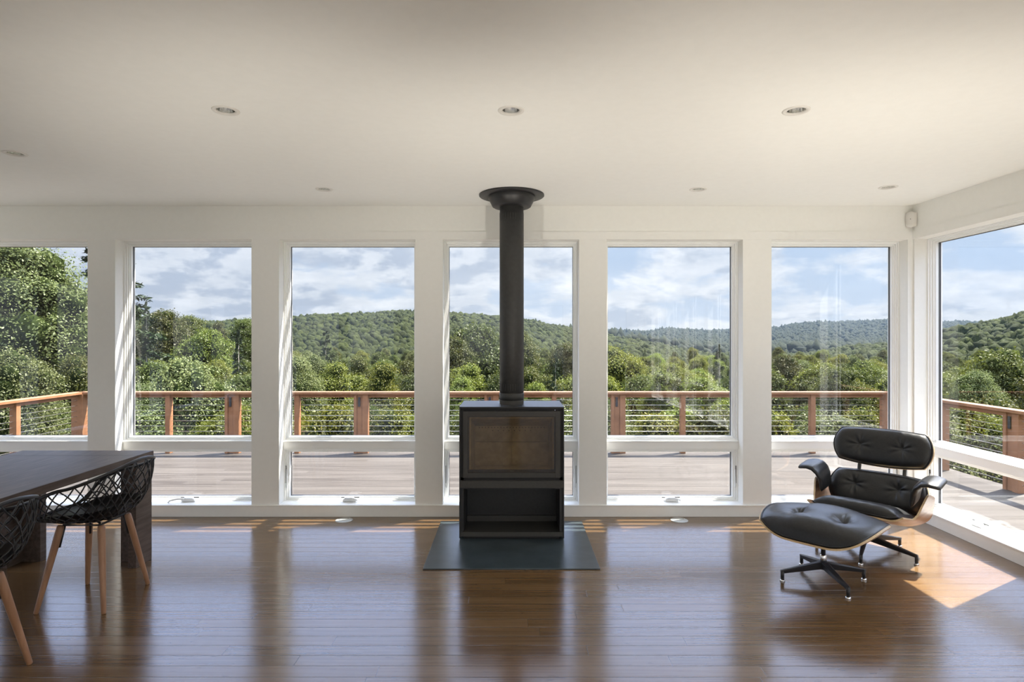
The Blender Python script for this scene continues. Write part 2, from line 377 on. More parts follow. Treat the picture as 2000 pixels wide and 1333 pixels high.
# one window unit in local coordinates: x across, y outwards from the wall face, z up
def window_unit(name, label, crank_open=False):
    root = empty(name); struct(root, label, 'window')
    W = HW
    def ring(m, x, z0, z1, wdt, y0, y1):       # rectangular ring, its outer edge at x / z0 / z1
        m.box(-x, -x + wdt, y0, y1, z0, z1); m.box(x - wdt, x, y0, y1, z0, z1)
        m.box(-x + wdt, x - wdt, y0, y1, z0, z0 + wdt); m.box(-x + wdt, x - wdt, y0, y1, z1 - wdt, z1)
    f = MB()
    ring(f, W, .575, OT, .010, .098, .195); ring(f, W - .010, .585, OT - .010, .008, .112, .195); ring(f, W - .018, .593, OT - .018, .008, .128, .195)
    ring(f, W - .026, .601, OT - .026, .006, .142, .195)
    f.build('window_frame', M['frame'], root, bevel=.0012)
    # stool of the upper light and the mullion below it
    f = MB().prism([(.096, .512), (.195, .512), (.195, .600), (.150, .600), (.088, .578), (.088, .512)], lambda p: (-W, p[0], p[1]), lambda p: (W, p[0], p[1]))
    f.box(-W, W, .082, .10, .568, .578)
    f.build('mullion', M['frame'], root, bevel=.0015)
    f = MB()
    ring(f, W, OB, .512, .010, .100, .195); ring(f, W - .010, OB + .010, .502, .012, .116, .195); ring(f, W - .022, OB + .02, .491, .009, .130, .195)
    f.build('vent_sash', M['frame'], root, bevel=.0012)
    cl = MB(); ring(cl, W - .0285, .603, OT - .0285, .006, .166, .184); ring(cl, W - .029, OB + .027, .484, .005, .166, .184)
    cl.build('glazing_spacer', M['cladding'], root)
    MB().box(-W + .024, W - .024, .156, .162, .600, OT - .024).build('upper_pane', M['glass'], root)
    MB().box(-W + .024, W - .024, .156, .162, OB + .022, .488).build('lower_pane', M['glass'], root)
    sill = MB().box(-W, W, 0.0, .10, OB - .001, OB + .003); sill.build('sill', M['frame'], root)
    k = MB().prism([(-.058, .096), (.052, .096), (.046, .112), (.026, .124), (-.040, .126), (-.056, .110)], lambda p: (p[0], .066, p[1]), lambda p: (p[0], .104, p[1]))
    base = k.build('crank_base', M['hardware'], root, bevel=.004)
    if crank_open: h = MB().tube([(-.03, .066, .118), (-.08, .05, .122), (-.13, .034, .112), (-.140, .03, .098)], [.008, .007, .006, .007], 8)
    else: h = MB().tube([(-.035, .062, .124), (.02, .058, .125), (.05, .060, .116), (.062, .062, .106)], [.006, .007, .006, .008], 8)
    h.build('crank_handle', M['hardware'], base)
    MB().box(.026, .068, .0955, .1005, .120, .1265).box(-.075, -.05, .0955, .1005, .120, .1255).build('dark_clip', M['slot'], root)
    for s in (-1, 1):
        q = MB().box(*(sorted((s * (W - .010), s * (W - .013)))), .106, .116, .235, .375).build('lock_slot', M['slot'], root)
        q = MB().tube([(s * (W - .018), .107, .20), (s * (W - .017), .110, .24), (s * (W - .017), .112, .345)], [.006, .005, .004], 8).build('lock_lever', M['hardware'], root)
    return root
def copy_tree(o, parent=None, only=None):
    c = o.copy(); C.objects.link(c)
    if parent: c.parent = parent
    for ch in list(o.children): copy_tree(ch, c)
    return c
ordn = ['outside the frame on the left', 'first from the left, behind the dining table', 'second from the left', 'third from the left', 'fourth from the left, behind the stove', 'fifth from the left, right of the stove', 'sixth from the left, next to the corner']
wproto = None; num = 0
for i, c in enumerate(centres):
    num += 1
    if wproto is None: o = wproto = window_unit('window_1', 'tall white framed window, ' + ordn[0])
    elif i == 2: o = window_unit('window_%d' % num, 'tall white framed window, second from the left, its crank folded out', True)
    else: o = copy_tree(wproto); o.name = 'window_%d' % num; o['label'] = 'tall white framed window, ' + ordn[i]
    o.location = (c, WY, 0)
for c in rc:
    num += 1; o = copy_tree(wproto); o.name = 'window_%d' % num; o.location = (WX, c, 0); o.rotation_euler = (0, 0, -R(90))
    o['label'] = 'tall white framed window in the right wall' + (' beside the lounge chair' if c == rc[0] else ' outside the frame')
if PORTALS:
    portal(((LX + WXo) / 2, WYo + .01, (OT + OB) / 2), (R(-90), 0, 0), WXo - LX, OT - OB)
    portal((WXo + .01, (BY + WY) / 2, (OT + OB) / 2), (R(-90), 0, R(-90)), WY - BY, OT - OB)
    portal((LX - .25, (BY + WY) / 2, (OT + OB) / 2), (R(-90), 0, R(90)), WY - BY, OT - OB)
    portal(((LX + WXo) / 2, BY - .21, (OT + OB) / 2), (R(90), 0, 0), WXo - LX, OT - OB)

# recessed lamps
def downlight(label, x, y, proto=[None]):
    if proto[0] is None:
        t = empty('recessed_lamp'); proto[0] = t
        MB().lathe([(.0395, .004), (.0405, -.002), (.050, -.0042), (.058, -.003), (.0605, 0.0), (.0605, .001)], n=48).build('trim_ring', M['sensor'], t)
        MB().lathe([(.0395, .004), (.037, .03), (.031, .055), (.024, .068)], n=16, smooth=False).build('reflector', M['reflector'], t)
        MB().lathe([(.0395, .0685), (.0005, .0685)], n=24).build('lamp_glass', M['lamp_glass'], t)
    else: t = copy_tree(proto[0])
    t.location = (x, y, CH - .0005); tag(t, label, 'recessed lamp', 'recessed lamps in the ceiling'); return t
for (x, y), l in zip(LAMPS, ['round recessed ceiling lamp in the front row, left one', 'round recessed ceiling lamp in the front row, above and ahead of the stovepipe', 'round recessed ceiling lamp in the front row, right one',
        'small round recessed ceiling lamp near the windows, left of the stovepipe', 'small round recessed ceiling lamp near the windows, right of the stovepipe', 'small round recessed ceiling lamp near the right hand corner', 'round recessed ceiling lamp at the far left above the dining table']):
    downlight(l, x, y)

# motion sensor in the corner
t = empty('motion_sensor', (WX - .030, WY - .030, 2.325), R(-45) + R(0)); tag(t, 'small white motion sensor high in the corner beside the right wall', 'motion sensor')
def sens(u, v):
    a = -math.pi / 2 + math.pi * u
    hh = .066; z = (v - .5) * 2
    wdt = .038 * (1 - .06 * z * z) * (max(0, 1 - abs(z) ** 7)) ** .5
    return (wdt * math.sin(a) , -.022 * math.cos(a) * (max(0, 1 - abs(z) ** 5)) ** .5 - .004, z * hh * (1 - .10 * abs(math.sin(a)) ** 2))
MB().grid(sens, 17, 23).build('housing', M['sensor'], t)
MB().box(-.036, .036, -.006, .018, -.055, .055).build('back_plate', M['sensor'], t)
MB().tube([(0, -.0268, .002), (0, -.0255, .002)], .003, 10).build('sensor_eye', M['slot'], t)

# floor outlets
def floor_outlet(x, y, rz, label):
    t = empty('floor_outlet', (x, y, 0), rz); tag(t, label, 'floor outlet', 'round floor outlets by the windows')
    MB().lathe([(.066, 0), (.066, .002), (.062, .0035), (.001, .0040)], n=40).build('cover_plate', M['outlet'], t)
    MB().box(-.034, .034, -.0006, .0006, .0038, .0046).box(-.034, .034, .020, .0212, .0037, .0044).build('lid_groove', M['hardware'], t)
    MB().lathe([(.004, .003), (.004, .0048), (.0005, .0048)], (.03, .03, 0), 12).build('screw', M['slot'], t)
floor_outlet(-1.282, 4.59, .25, 'round pale floor outlet cover left of the stove'); floor_outlet(1.293, 4.59, -.25, 'round pale floor outlet cover right of the stove')

# ================================================================== OUTSIDE: deck, railing, sun shades
DZ = -.31
dk = MB().box(-6.5, 5.75, WYo + .005, 9.0, DZ - .05, DZ).box(WXo + .005, 5.75, -5, WYo + .005, DZ - .05, DZ).build('deck', M['deck']); struct(dk, 'weathered grey board deck outside the windows', 'deck')
RY, RXL, RXR = 8.89, -6.40, 5.62
CAPW, CAPT, RH = .14, .036, .914
def railing(name_label, a, b, items, inner):
    """a->b along the deck edge; items (distance, kind); inner: unit normal toward the house"""
    a = Vector((*a, DZ)); b = Vector((*b, DZ)); d = (b - a); L = d.length; d.normalize()
    rz = math.atan2(d.y, d.x); side = 1 if Vector((-d.y, d.x, 0)).dot(Vector((*inner, 0))) > 0 else -1
    t = empty('deck_railing', a, rz); tag(t, name_label, 'railing', 'cable railings round the deck')
    MB().box(-.05, L + .05, -CAPW / 2, CAPW / 2, RH - CAPT, RH).build('top_rail', M['cedar'], t, bevel=.004)
    MB().box(0, L, -.02, .02, RH - CAPT - .05, RH - CAPT).build('under_rail', M['cedar'], t, bevel=.002)
    for s, k in items:
        if k == 'thin':
            MB().box(s - .035, s + .035, -.045, .045, 0, RH - CAPT).build('post', M['cedar'], t, bevel=.003)
        elif k == 'corner':
            MB().box(s - .085, s + .085, -.085, .085, 0, RH - CAPT).build('post', M['cedar'], t, bevel=.003)
        else:
            y0, y1 = (-.045, .045)
            p = MB().box(s - .105, s - .062, y0, y1, 0, RH - CAPT).box(s - .061, s + .022, y0 + .02, y1 - .02, 0, RH - CAPT).box(s + .023, s + .105, y0, y1, 0, RH - CAPT).build('post', M['cedar'], t, bevel=.002)
            ys = side * .025; yl = sorted((ys, side * .044))
            MB().box(s - .042, s - .008, yl[0], yl[1], RH - .22, RH - .08).build('step_light', M['cladding'], p, bevel=.006)
    for k in range(10):
        z = .09 + k * .078
        MB().tube([(0, 0, z), (L, 0, z)], .0029, 6).build('cable', M['steel_cable'], t)
    return t
px2x = lambda px, Y_: (px - 998) / 1167 * Y_
bk = [(s, k) for px, k in ((204, 'thin'), (330, 'thin'), (455, 'wide'), (581, 'thin'), (706, 'wide'), (833, 'thin'), (960, 'wide'), (1082, 'thin'), (1207, 'wide'), (1333, 'thin'), (1459, 'wide'), (1586, 'thin')) for s in [px2x(px, RY) - RXL]]
bk = [b for b in bk if b[0] > .5]
railing('cedar railing with steel cables along the far edge of the deck', (RXL, RY), (RXR, RY), bk, (0, -1))
railing('cedar railing with steel cables along the left side of the deck', (RXL, RY), (RXL, 4.95), [(0, 'corner'), (1.18, 'thin'), (2.4, 'wide'), (3.6, 'thin')], (1, 0))
railing('cedar railing with steel cables along the right side of the deck', (RXR, RY), (RXR, -4.9), [(0, 'corner'), (1.14, 'thin'), (2.22, 'wide')] + [(2.22 + 1.0 * k, 'thin' if k % 2 else 'wide') for k in range(1, 11)], (-1, 0))
# slatted sun shades over the window wall
for i, (x0, x1) in enumerate(((-5.72, -3.16), (-3.13, -.60), (-.565, 1.965), (2.0, 3.39))):
    m = MB()
    for k in range(12): y = 4.995 + k * .085; m.box(x0, x1, y - .021, y + .021, 2.42, 2.428)
    for x in (x0, x1 - .03): m.box(x, x + .03, 4.945, 6.0, 2.428, 2.50)
    struct(m.build('sun_shade', M['frame']), ['slatted sun shade over the left windows', 'slatted sun shade over the third and fourth windows', 'slatted sun shade over the stove window', 'slatted sun shade over the corner window'][i], 'sun shade')

# ================================================================== STOVE
SX, SY0, SY1, SZ = .005, 4.126, 4.53, .9226
pad = MB().box(-.533, .5395, 3.607, 4.551, 0, .007).build('hearth_pad', M['pad'], bevel=.0015)
tag(pad, 'dark grey steel hearth plate on the floor under the stove', 'hearth plate')
st = empty('wood_stove', (SX, SY0, .007)); tag(st, 'black steel wood stove with glass door and open log niche', 'wood stove')
H = SZ - .007; D = SY1 - SY0; W2 = .3625; T = .008
z = lambda v: v - .007
body = MB()
body.box(-W2, -W2 + T, 0, D, .010, H).box(W2 - T, W2, 0, D, .010, H)           # sides
body.box(-W2 + T, W2 - T, 0, D, H - T, H).box(-W2 + T, W2 - T, D - T, D, .010, H - T)
body.build('shell', M['stove'], st, bevel=.001)
MB().box(-W2 - .0, W2 + .0, -.001, D, H, H + .003).build('top_plate', M['stove'], st)
MB().box(-W2 + .03, W2 - .03, .03, D - .03, 0, .012).build('plinth', M['stove_in'], st)
MB().box(-W2 + T, W2 - T, .03, .04, z(.87), H - T).box(-W2 + T, -W2 + .03, .018, .03, z(.415), z(.90)).box(W2 - .03, W2 - T, .018, .03, z(.415), z(.90)).box(-W2 + T, W2 - T, .018, .03, z(.413), z(.434)).build('inner_casing', M['stove_in'], st)
# door frame with the glass
x0, x1 = -.3365, .3360; gx0, gx1 = -.3050, .3030
z0, z1 = z(.433), z(.894); g0, g1 = z(.468), z(.858)
def ringbox(m, X0, X1, Z0, Z1, x0, x1, z0, z1, y0, y1):
    m.box(X0, x0, y0, y1, Z0, Z1); m.box(x1, X1, y0, y1, Z0, Z1); m.box(x0, x1, y0, y1, Z0, z0); m.box(x0, x1, y0, y1, z1, Z1); return m
dr = ringbox(MB(), x0, x1, z0, z1, gx0, gx1, g0, g1, .006, .030).build('door', M['stove_door'], st, bevel=.0012)
ringbox(MB(), gx0, gx1, g0, g1, gx0 + .010, gx1 - .010, g0 + .020, g1 - .006, .018, .026).build('inner_frame', M['stove'], dr)
MB().box(gx0, gx1, .0155, .0175, g0, g1).build('door_glass', M['stove_glass'], dr)
cu = bpy.data.curves.new('maker_lettering', 'FONT'); cu.body = 'stûv'; cu.size = .017; cu.extrude = .0002; cu.align_x = 'CENTER'
lt = bpy.data.objects.new('maker_lettering', cu); C.objects.link(lt); lt.parent = dr; lt.location = (.003, .0150, g0 + .006); lt.rotation_euler = (R(90), 0, 0); cu.materials.append(M['stove_door'])
bpy.context.view_layer.update()
lm_ = bpy.data.meshes.new_from_object(lt.evaluated_get(bpy.context.evaluated_depsgraph_get()))
l2 = bpy.data.objects.new('lettering', lm_); C.objects.link(l2); l2.parent = dr; l2.location = lt.location; l2.rotation_euler = lt.rotation_euler
bpy.data.objects.remove(lt)
for sx in (-.02, 0, .03): MB().tube([(sx, .0175, z(.424)), (sx, .0195, z(.424))], .0022, 10).build('bolt', M['slot'], st)
MB().tube([(.300, .010, z(.9015)), (.300, .03, z(.9015))], .003, 10).build('latch_pin', M['chrome'], st)
# fire chamber
fb = MB(); by = .30
fb.box(-.27, -.001, by, by + .02, z(.46), z(.63)).box(.002, .27, by, by + .02, z(.46), z(.63)).box(-.27, -.001, by, by + .02, z(.634), z(.80)).box(.002, .27, by, by + .02, z(.634), z(.80))
fb.build('back_boards', M['fire'], st, bevel=.0015)
for s in (-1, 1):
    q = MB().prism([(s * .305, .04), (s * .285, .04), (s * .27, by), (s * .305, by)][::s], lambda p: (p[0], p[1], z(.46)), lambda p: (p[0], p[1], z(.87))).build('side_board', M['fire'], st)
bf = MB().prism([(.06, z(.835)), (.06, z(.85)), (by, z(.765)), (by, z(.75))], lambda p: (-.285, p[0], p[1]), lambda p: (.285, p[0], p[1])).build('baffle', M['fire'], st)
hs = MB()
for k in range(22): hs.box(-.24 + k * .0229 - .003, -.24 + k * .0229 + .003, by - .002, by, z(.735), z(.741))
for k in range(8): hs.box(-.14 + k * .040 - .003, -.14 + k * .040 + .003, by - .002, by, z(.712), z(.718))
hs.build('air_holes', M['slot'], st)
MB().box(-.30, .30, .04, by + .02, z(.445), z(.462)).box(-.31, .31, by + .02, by + .03, z(.44), z(.87)).build('fire_floor', M['fire'], st)
# bar and log niche
MB().box(-W2 + .004, W2 - .004, -.004, .035, z(.365), z(.4135)).build('drawer_bar', M['stove_door'], st, bevel=.0012)
nb = MB()
nb.box(-W2 + T, -W2 + .03, .012, D - T, z(.06), z(.365)).box(W2 - .03, W2 - T, .012, D - T, z(.06), z(.365))
nb.box(-W2 + .03, W2 - .03, D - .05, D - T, z(.06), z(.365)).box(-W2 + .03, W2 - .03, .02, D - .05, z(.352), z(.364))
nb.build('log_niche', M['stove'], st)
MB().box(-W2 + T, W2 - T, .002, .012, z(.028), z(.058)).box(-W2 + T, W2 - T, .012, D - .05, z(.026), z(.034)).build('niche_floor', M['stove_door'], st)
MB().box(-W2 + .03, W2 - .03, D - .075, D - .05, z(.034), z(.075)).build('back_ledge', M['stove_door'], st)

# stove pipe
pr_, px_, py_ = .0875, .005, 4.33
pp = empty('stovepipe', (px_, py_, SZ + .003)); tag(pp, 'matt black stovepipe rising from the stove to a round ceiling plate', 'stovepipe')
z0 = SZ + .003
def zz_(y): return 1.4 - (y - 661) / 269.5 - z0
MB().lathe([(pr_, 0), (pr_, zz_(781)), ], n=48).build('collar', M['stove_door'], pp)
MB().lathe([(pr_ - .002, zz_(781)), (pr_ + .002, zz_(780)), (pr_ + .002, zz_(767.5)), (pr_ - .004, zz_(767))], n=48).build('joint_ring', M['pipe'], pp)
for k in range(6): a = k * math.pi / 3 + .5; MB().tube([(math.cos(a) * (pr_ + .001), math.sin(a) * (pr_ + .001), zz_(771)), (math.cos(a) * (pr_ + .004), math.sin(a) * (pr_ + .004), zz_(771))], .003, 8).build('screw', M['slot'], pp)
MB().lathe([(pr_ - .004, zz_(767)), (pr_, zz_(766)), (pr_, zz_(416.8)), (pr_ - .0015, zz_(416.5)), (pr_ - .0015, zz_(402)), (pr_ - .0015, CH - .03 - z0)], n=64).build('pipe', M['pipe'], pp)
def slots(zb, zt, name):
    m = MB(); n = 30
    for k in range(n):
        a = 2 * math.pi * k / n; da = .022; r = pr_ + .0006
        V = [(r * math.cos(q), r * math.sin(q), z_) for z_ in (zb, zt) for q in (a - da, a + da)]
        m.add(V, [(0, 1, 3, 2)])
    return m.build(name, M['slot'], pp)
slots(zz_(762), zz_(749.5), 'air_slots'); slots(zz_(432), zz_(419.5), 'air_slots')
c0 = CH - z0
MB().lathe([(.235, c0 - .001), (.236, c0 - .009), (.233, c0 - .012), (.17, c0 - .012)], n=64, cap0=True).build('ceiling_plate', M['black'], pp)
MB().lathe([(.168, c0 - .012), (.168, c0 - .030), (.162, c0 - .042), (.140, c0 - .086), (.130, c0 - .092), (pr_ - .002, c0 - .093)], n=64).build('ceiling_cone', M['black'], pp)

# ================================================================== DINING TABLE
TX1, TX0, TY1, TY0, TH = -2.277, -3.11, 3.807, 1.75, .684
tb = empty('dining_table', ((TX0 + TX1) / 2, (TY0 + TY1) / 2, 0)); tag(tb, 'dark-stained solid wood dining table with slab legs, at the left edge', 'dining table')
hx, hy = (TX1 - TX0) / 2, (TY1 - TY0) / 2
MB().box(-hx, hx, -hy + .163, hy - .163, TH - .042, TH).build('tabletop', M['darkwood'], tb, bevel=.002)
for s in (-1, 1): MB().box(-hx, hx, *sorted((s * hy, s * (hy - .162))), TH - .042, TH).build('end_board', M['darkwood'], tb, bevel=.002)
for sx in (-1, 1):
    for sy in (-1, 1):
        m = MB().box(*sorted((sx * hx, sx * (hx - .05))), *sorted((sy * (hy - .02), sy * (hy - .18))), 0, TH - .043)
        m.box(*sorted((sx * (hx - .0505), sx * (hx - .165))), *sorted((sy * (hy - .02), sy * (hy - .07))), 0, TH - .043)
        m.build('leg', M['darkwood'], tb, bevel=.002)

# ================================================================== LATTICE CHAIRS  (facing -X)
def lattice_chair(label):
    t = empty('dining_chair'); tag(t, label, 'chair', 'dining chairs at the long table')
    def rim(phi):
        a = abs(phi)
        c, s_ = math.cos(phi), math.sin(phi)
        k = .5 - .5 * math.cos(a)                                   # 0 back .. 1 front
        x = .248 * c ** .75 if c > 0 else -.235 * abs(c) ** .9
        y = .262 * (abs(s_) ** .75) * (1 if s_ >= 0 else -1)
        h = .752 - .163 * (a / 2.1) ** 1.35
        if a > 2.0: 
            q = min(1, (a - 2.0) / .75); q = q * q * (3 - 2 * q); h = h * (1 - q) + .462 * q
        return x, y, h
    def S(phi, v):
        x, y, h = rim(phi); r0 = .46
        q = math.sin(v * math.pi / 2) ** .75
        k = r0 + (1 - r0) * q
        zb = .447; zz = zb + (h - zb) * (v ** 1.75)
        return Vector((x * k - .012 * (1 - v), y * k, zz))
    m = MB()
    N = 30
    for d in (-1, 1):
        for k in range(N):
            p0 = 2 * math.pi * k / N
            pts = []
            for i in range(13):
                v = i / 12; ph = p0 + d * .95 * v
                ph = (ph + math.pi) % (2 * math.pi) - math.pi
                pts.append(S(ph, v))
            m.tube(pts, .0036, 6)
    m.build('lattice', M['plastic'], t)
    m = MB().tube([Vector(rim(2 * math.pi * k / 72 - math.pi)) for k in range(72)], .0085, 8, closed=True)
    m.build('rim', M['plastic'], t)
    m = MB().tube([S(2 * math.pi * k / 40 - math.pi, 0.0) for k in range(40)], .006, 6, closed=True); m.build('bottom_ring', M['plastic'], t)
    def padf(u, v):
        ph = u * 2 * math.pi - math.pi; vv = .42 * v
        if v < .6: p = S(ph, .0) * 1; q = v / .6; return (p.x * q - .012 * (1 - q), p.y * q, .4485 + .006)
        p = S(ph, .42 * (v - .6) / .4); return (p.x * .97, p.y * .97, p.z + .006)
    m = MB().grid(padf, 48, 12, closed_u=True)
    m.grid(lambda u, v: tuple(a + b for a, b in zip(padf(u, v), (0, 0, .010))), 48, 12, closed_u=True, flip=True).build('seat_pad', M['plastic'], t)
    fy, fx = .185, .172
    for sx in (-1, 1):
        for sy in (-1, 1):
            top = Vector((sx * .105, sy * .105, .425)); bot = Vector((sx * fx, sy * fy, 0)); 
            pts = [bot + (top - bot) * f for f in (0, .01, .25, .6, .9, .985, 1)]
            MB().tube(pts, [.009, .0115, .0135, .0165, .018, .017, .012], 14).build('leg', M['chairwood'], t)
            mid = bot + (top - bot) * .74
            inn = Vector((-sx * .016, -sy * .012, -.002)) 
            MB().tube([top + inn + Vector((0, 0, .012)), mid + inn], .0055, 6).tube([top + inn + Vector((0, 0, .010)), (sx * .06, sy * .075, .441)], .006, 6).build('bracket', M['black'], t)
    MB().tube([(-.095, -.1, .425), (.095, -.1, .425), (.095, .1, .425), (-.095, .1, .425)], .006, 6, closed=True).tube([(-.09, 0, .425), (.09, 0, .425)], .006, 6).build('under_frame', M['black'], t)
    return t
ch = lattice_chair('black lattice shell chair on beech legs by the table, wholly in view')
ch.location = (-2.238, 3.215, 0)
c2 = copy_tree(ch); c2.location = (-2.238, 3.215 - .835, 0); c2['label'] = 'black lattice shell chair on beech legs, nearer one cut by the left edge'

# ================================================================== LOUNGE CHAIR AND OTTOMAN
TH_ = math.atan2(-.745, .667)
def sq(u, v, k): return u * math.sqrt(1 - k * v * v), v * math.sqrt(1 - k * u * u)
def tuft(x, y, pts, amp, sig, seed=0):
    d = 0
    for i, (tx, ty) in enumerate(pts):
        dx, dy = x - tx, y - ty; r = math.hypot(dx, dy); a = math.atan2(dy, dx)
        d -= amp * math.exp(-(r / sig) ** 1.3)
        d += .0032 * math.exp(-((r - .04) / .036) ** 2) * (math.sin(7 * a + i * 2 + seed) + .6 * math.sin(11 * a + 1.3 * i + seed))
    return d
def cushion(P, a, b, thick, tufts, taper=0.0, kk=.26, nu=90, nv=60, amp=.035, sig=.035, pexp=.42, nn=6, seed=0):
    """P(x, y, d) -> point; a, b half sizes; closed pillow lying on d = 0"""
    m = MB()
    def top(u, v):
        U, V = u * 2 - 1, v * 2 - 1
        # crowd samples toward the edges so that the roll is round
        U = math.sin(U * math.pi / 2) * .35 + U * .65; V = math.sin(V * math.pi / 2) * .35 + V * .65
        U = max(-1, min(1, U)); V = max(-1, min(1, V))
        x, y = sq(U, V, kk)
        e = max(0, (1 - abs(U) ** nn) * (1 - abs(V) ** nn)) ** pexp
        d = thick * (1 - taper * U * U) * e * (.86 + .14 * (1 - U * U) * (1 - V * V)) 
        d += tuft(x * a, y * b, tufts, amp, sig, seed) * min(1, e * 1.3)
        d += .0014 * math.sin(x * a * 95 + 3 * math.sin(y * b * 40 + seed)) * e * abs(V) ** 3
        return P(x * a, y * b, max(d, 0))
    def bot(u, v):
        U, V = u * 2 - 1, v * 2 - 1; 
        U = math.sin(U * math.pi / 2) * .35 + U * .65; V = math.sin(V * math.pi / 2) * .35 + V * .65
        x, y = sq(U, V, kk); return P(x * a, y * b, -.002 if abs(U) < .999 and abs(V) < .999 else 0)
    m.grid(top, nu, nv); m.grid(bot, nu, nv, flip=True)
    return m
def piping(P, a, b, kk, d, r=.0045, n=100):
    pts = []
    for i in range(n):
        s = i / n * 4; k = int(s); f = (s - k) * 2 - 1
        U, V = [(f, -1), (1, f), (-f, 1), (-1, -f)][k]
        x, y = sq(U, V, kk); pts.append(P(x * a, y * b, d))
    return MB().tube(pts, r, 6, closed=True)
def shell(P, a, b, kk, t=.011, nu=60, nv=40, off=0.0, aw=None):
    """plywood slab under d = off; its rim is a lighter edge"""
    f = lambda d: (lambda u, v: (lambda U, V: (lambda x, y: P(x * (aw(y * b) if aw else a), y * b, d))(*sq(U, V, kk)))(u * 2 - 1, v * 2 - 1))
    m = MB().grid(f(off), nu, nv).grid(f(off - t), nu, nv, flip=True)
    e = MB(); 
    rim = []
    for i in range(nu): rim.append((i / (nu - 1), 0))
    for j in range(1, nv): rim.append((1, j / (nv - 1)))
    for i in range(nu - 2, -1, -1): rim.append((i / (nu - 1), 1))
    for j in range(nv - 2, 0, -1): rim.append((0, j / (nv - 1)))
    n = len(rim); Vv = [f(off)(u, v) for u, v in rim] + [f(off - t)(u, v) for u, v in rim]
    e.add(Vv, [(i, (i + 1) % n, n + (i + 1) % n, n + i) for i in range(n)], True)
    return m, e
def panel(origin, tilt, curve, fwd_bow=0.0):
    """a back panel: x across, y up along the panel, d toward the sitter (-y'); tilt = lean backwards from vertical"""
    o = Vector(origin); up = Vector((0, math.sin(tilt), math.cos(tilt))); fw = Vector((0, -math.cos(tilt), math.sin(tilt)))
    def P(x, y, d):
        s = 2 * curve * x; nx = -s / math.sqrt(1 + s * s); nf = 1 / math.sqrt(1 + s * s)
        return o + Vector((1, 0, 0)) * (x + nx * d) + up * y + fw * (curve * x * x + nf * d + fwd_bow * y * y)
    return P
lc_ = empty('lounge_chair', (2.333, 3.924, 0), TH_); tag(lc_, 'black leather lounge chair with bent plywood shells on a five-star base', 'lounge chair')
def part_shell(P, a, b, kk, parent, name, off=0.0, aw=None, t=.011, nu=60, nv=40):
    m, e = shell(P, a, b, kk, t, nu, nv, off, aw); o = m.build(name, M['walnut'], parent); e.build('plywood_edge', M['ply'], o); return o
# headrest
HP = panel((0, .335, .638), R(17), .52)
part_shell(HP, .305, .134, .27, lc_, 'headrest_shell', -.001)
cc = cushion(HP, .300, .128, .062, [(-.135, .0), (.135, .0)], kk=.27, amp=.024, sig=.030, seed=1).build('headrest_cushion', M['leather'], lc_)
piping(HP, .301, .129, .27, .004).build('piping', M['leather'], cc)
BP = panel((0, .240, .352), R(22), .62)
part_shell(BP, .300, .137, .27, lc_, 'back_shell', -.001)
cc = cushion(BP, .295, .131, .072, [(-.14, .02), (.14, .02)], kk=.27, amp=.028, sig=.032, seed=3).build('back_cushion', M['leather'], lc_)
piping(BP, .296, .132, .27, .004).build('piping', M['leather'], cc)
for C_, P_, pts, th in ((lc_, HP, [(-.135, 0), (.135, 0)], .030), (lc_, BP, [(-.14, .02), (.14, .02)], .036)):
    for x, y in pts:
        m = MB(); c = P_(x, y, th); m.lathe([(.0001, .006), (.006, .005), (.010, 0), (.009, -.006)], c, 14).build('button', M['leather'], C_)
# struts between the panels
for s in (-1, 1):
    q = [HP(s * .135, -.03, -.016), HP(s * .135, -.12, -.020), BP(s * .135, .14, -.020), BP(s * .135, -.02, -.018)]
    MB().tube(q, [.011, .012, .012, .011], 8).build('back_strut', M['black'], lc_)
# seat: shell with turned up sides
def seatP(w0, r, amax, zf):
    def P(x, y, d):
        w = abs(x); sg = 1 if x >= 0 else -1
        if w <= w0: px, pz, ang = w, 0, 0
        elif w <= w0 + r * amax: ang = (w - w0) / r; px = w0 + r * math.sin(ang); pz = r * (1 - math.cos(ang))
        else:
            ang = amax; e = w - w0 - r * amax; px = w0 + r * math.sin(ang) + e * math.cos(ang); pz = r * (1 - math.cos(ang)) + e * math.sin(ang)
        nx, nz = -math.sin(ang), math.cos(ang)
        return Vector((sg * (px + nx * d), y, zf(y) + pz + nz * d))
    return P
zf = lambda y: .225 - .24 * y + .30 * y * y
SP = seatP(.195, .105, R(78), zf)
def seat_w(y):
    # half width along the sheet, front to back: narrow, then tabs that rise to the arms
    f = (y + .265) / .53
    def sm(a, b, t): t = max(0, min(1, (t - a) / (b - a))); return t * t * (3 - 2 * t)
    return .300 + .175 * sm(.30, .62, f) - .10 * sm(.86, 1.0, f)
part_shell(SP, .30, .265, .14, lc_, 'seat_shell', -.002, aw=seat_w, nu=90, nv=60)
CP = seatP(.17, .16, R(38), lambda y: zf(y) + .002 + .0 * y)
cc = cushion(CP, .276, .262, .105, [(-.12, .13), (.12, .13)], kk=.18, amp=.02, sig=.04, seed=5).build('seat_cushion', M['leather'], lc_)
piping(CP, .273, .263, .18, .006).build('piping', M['leather'], cc)
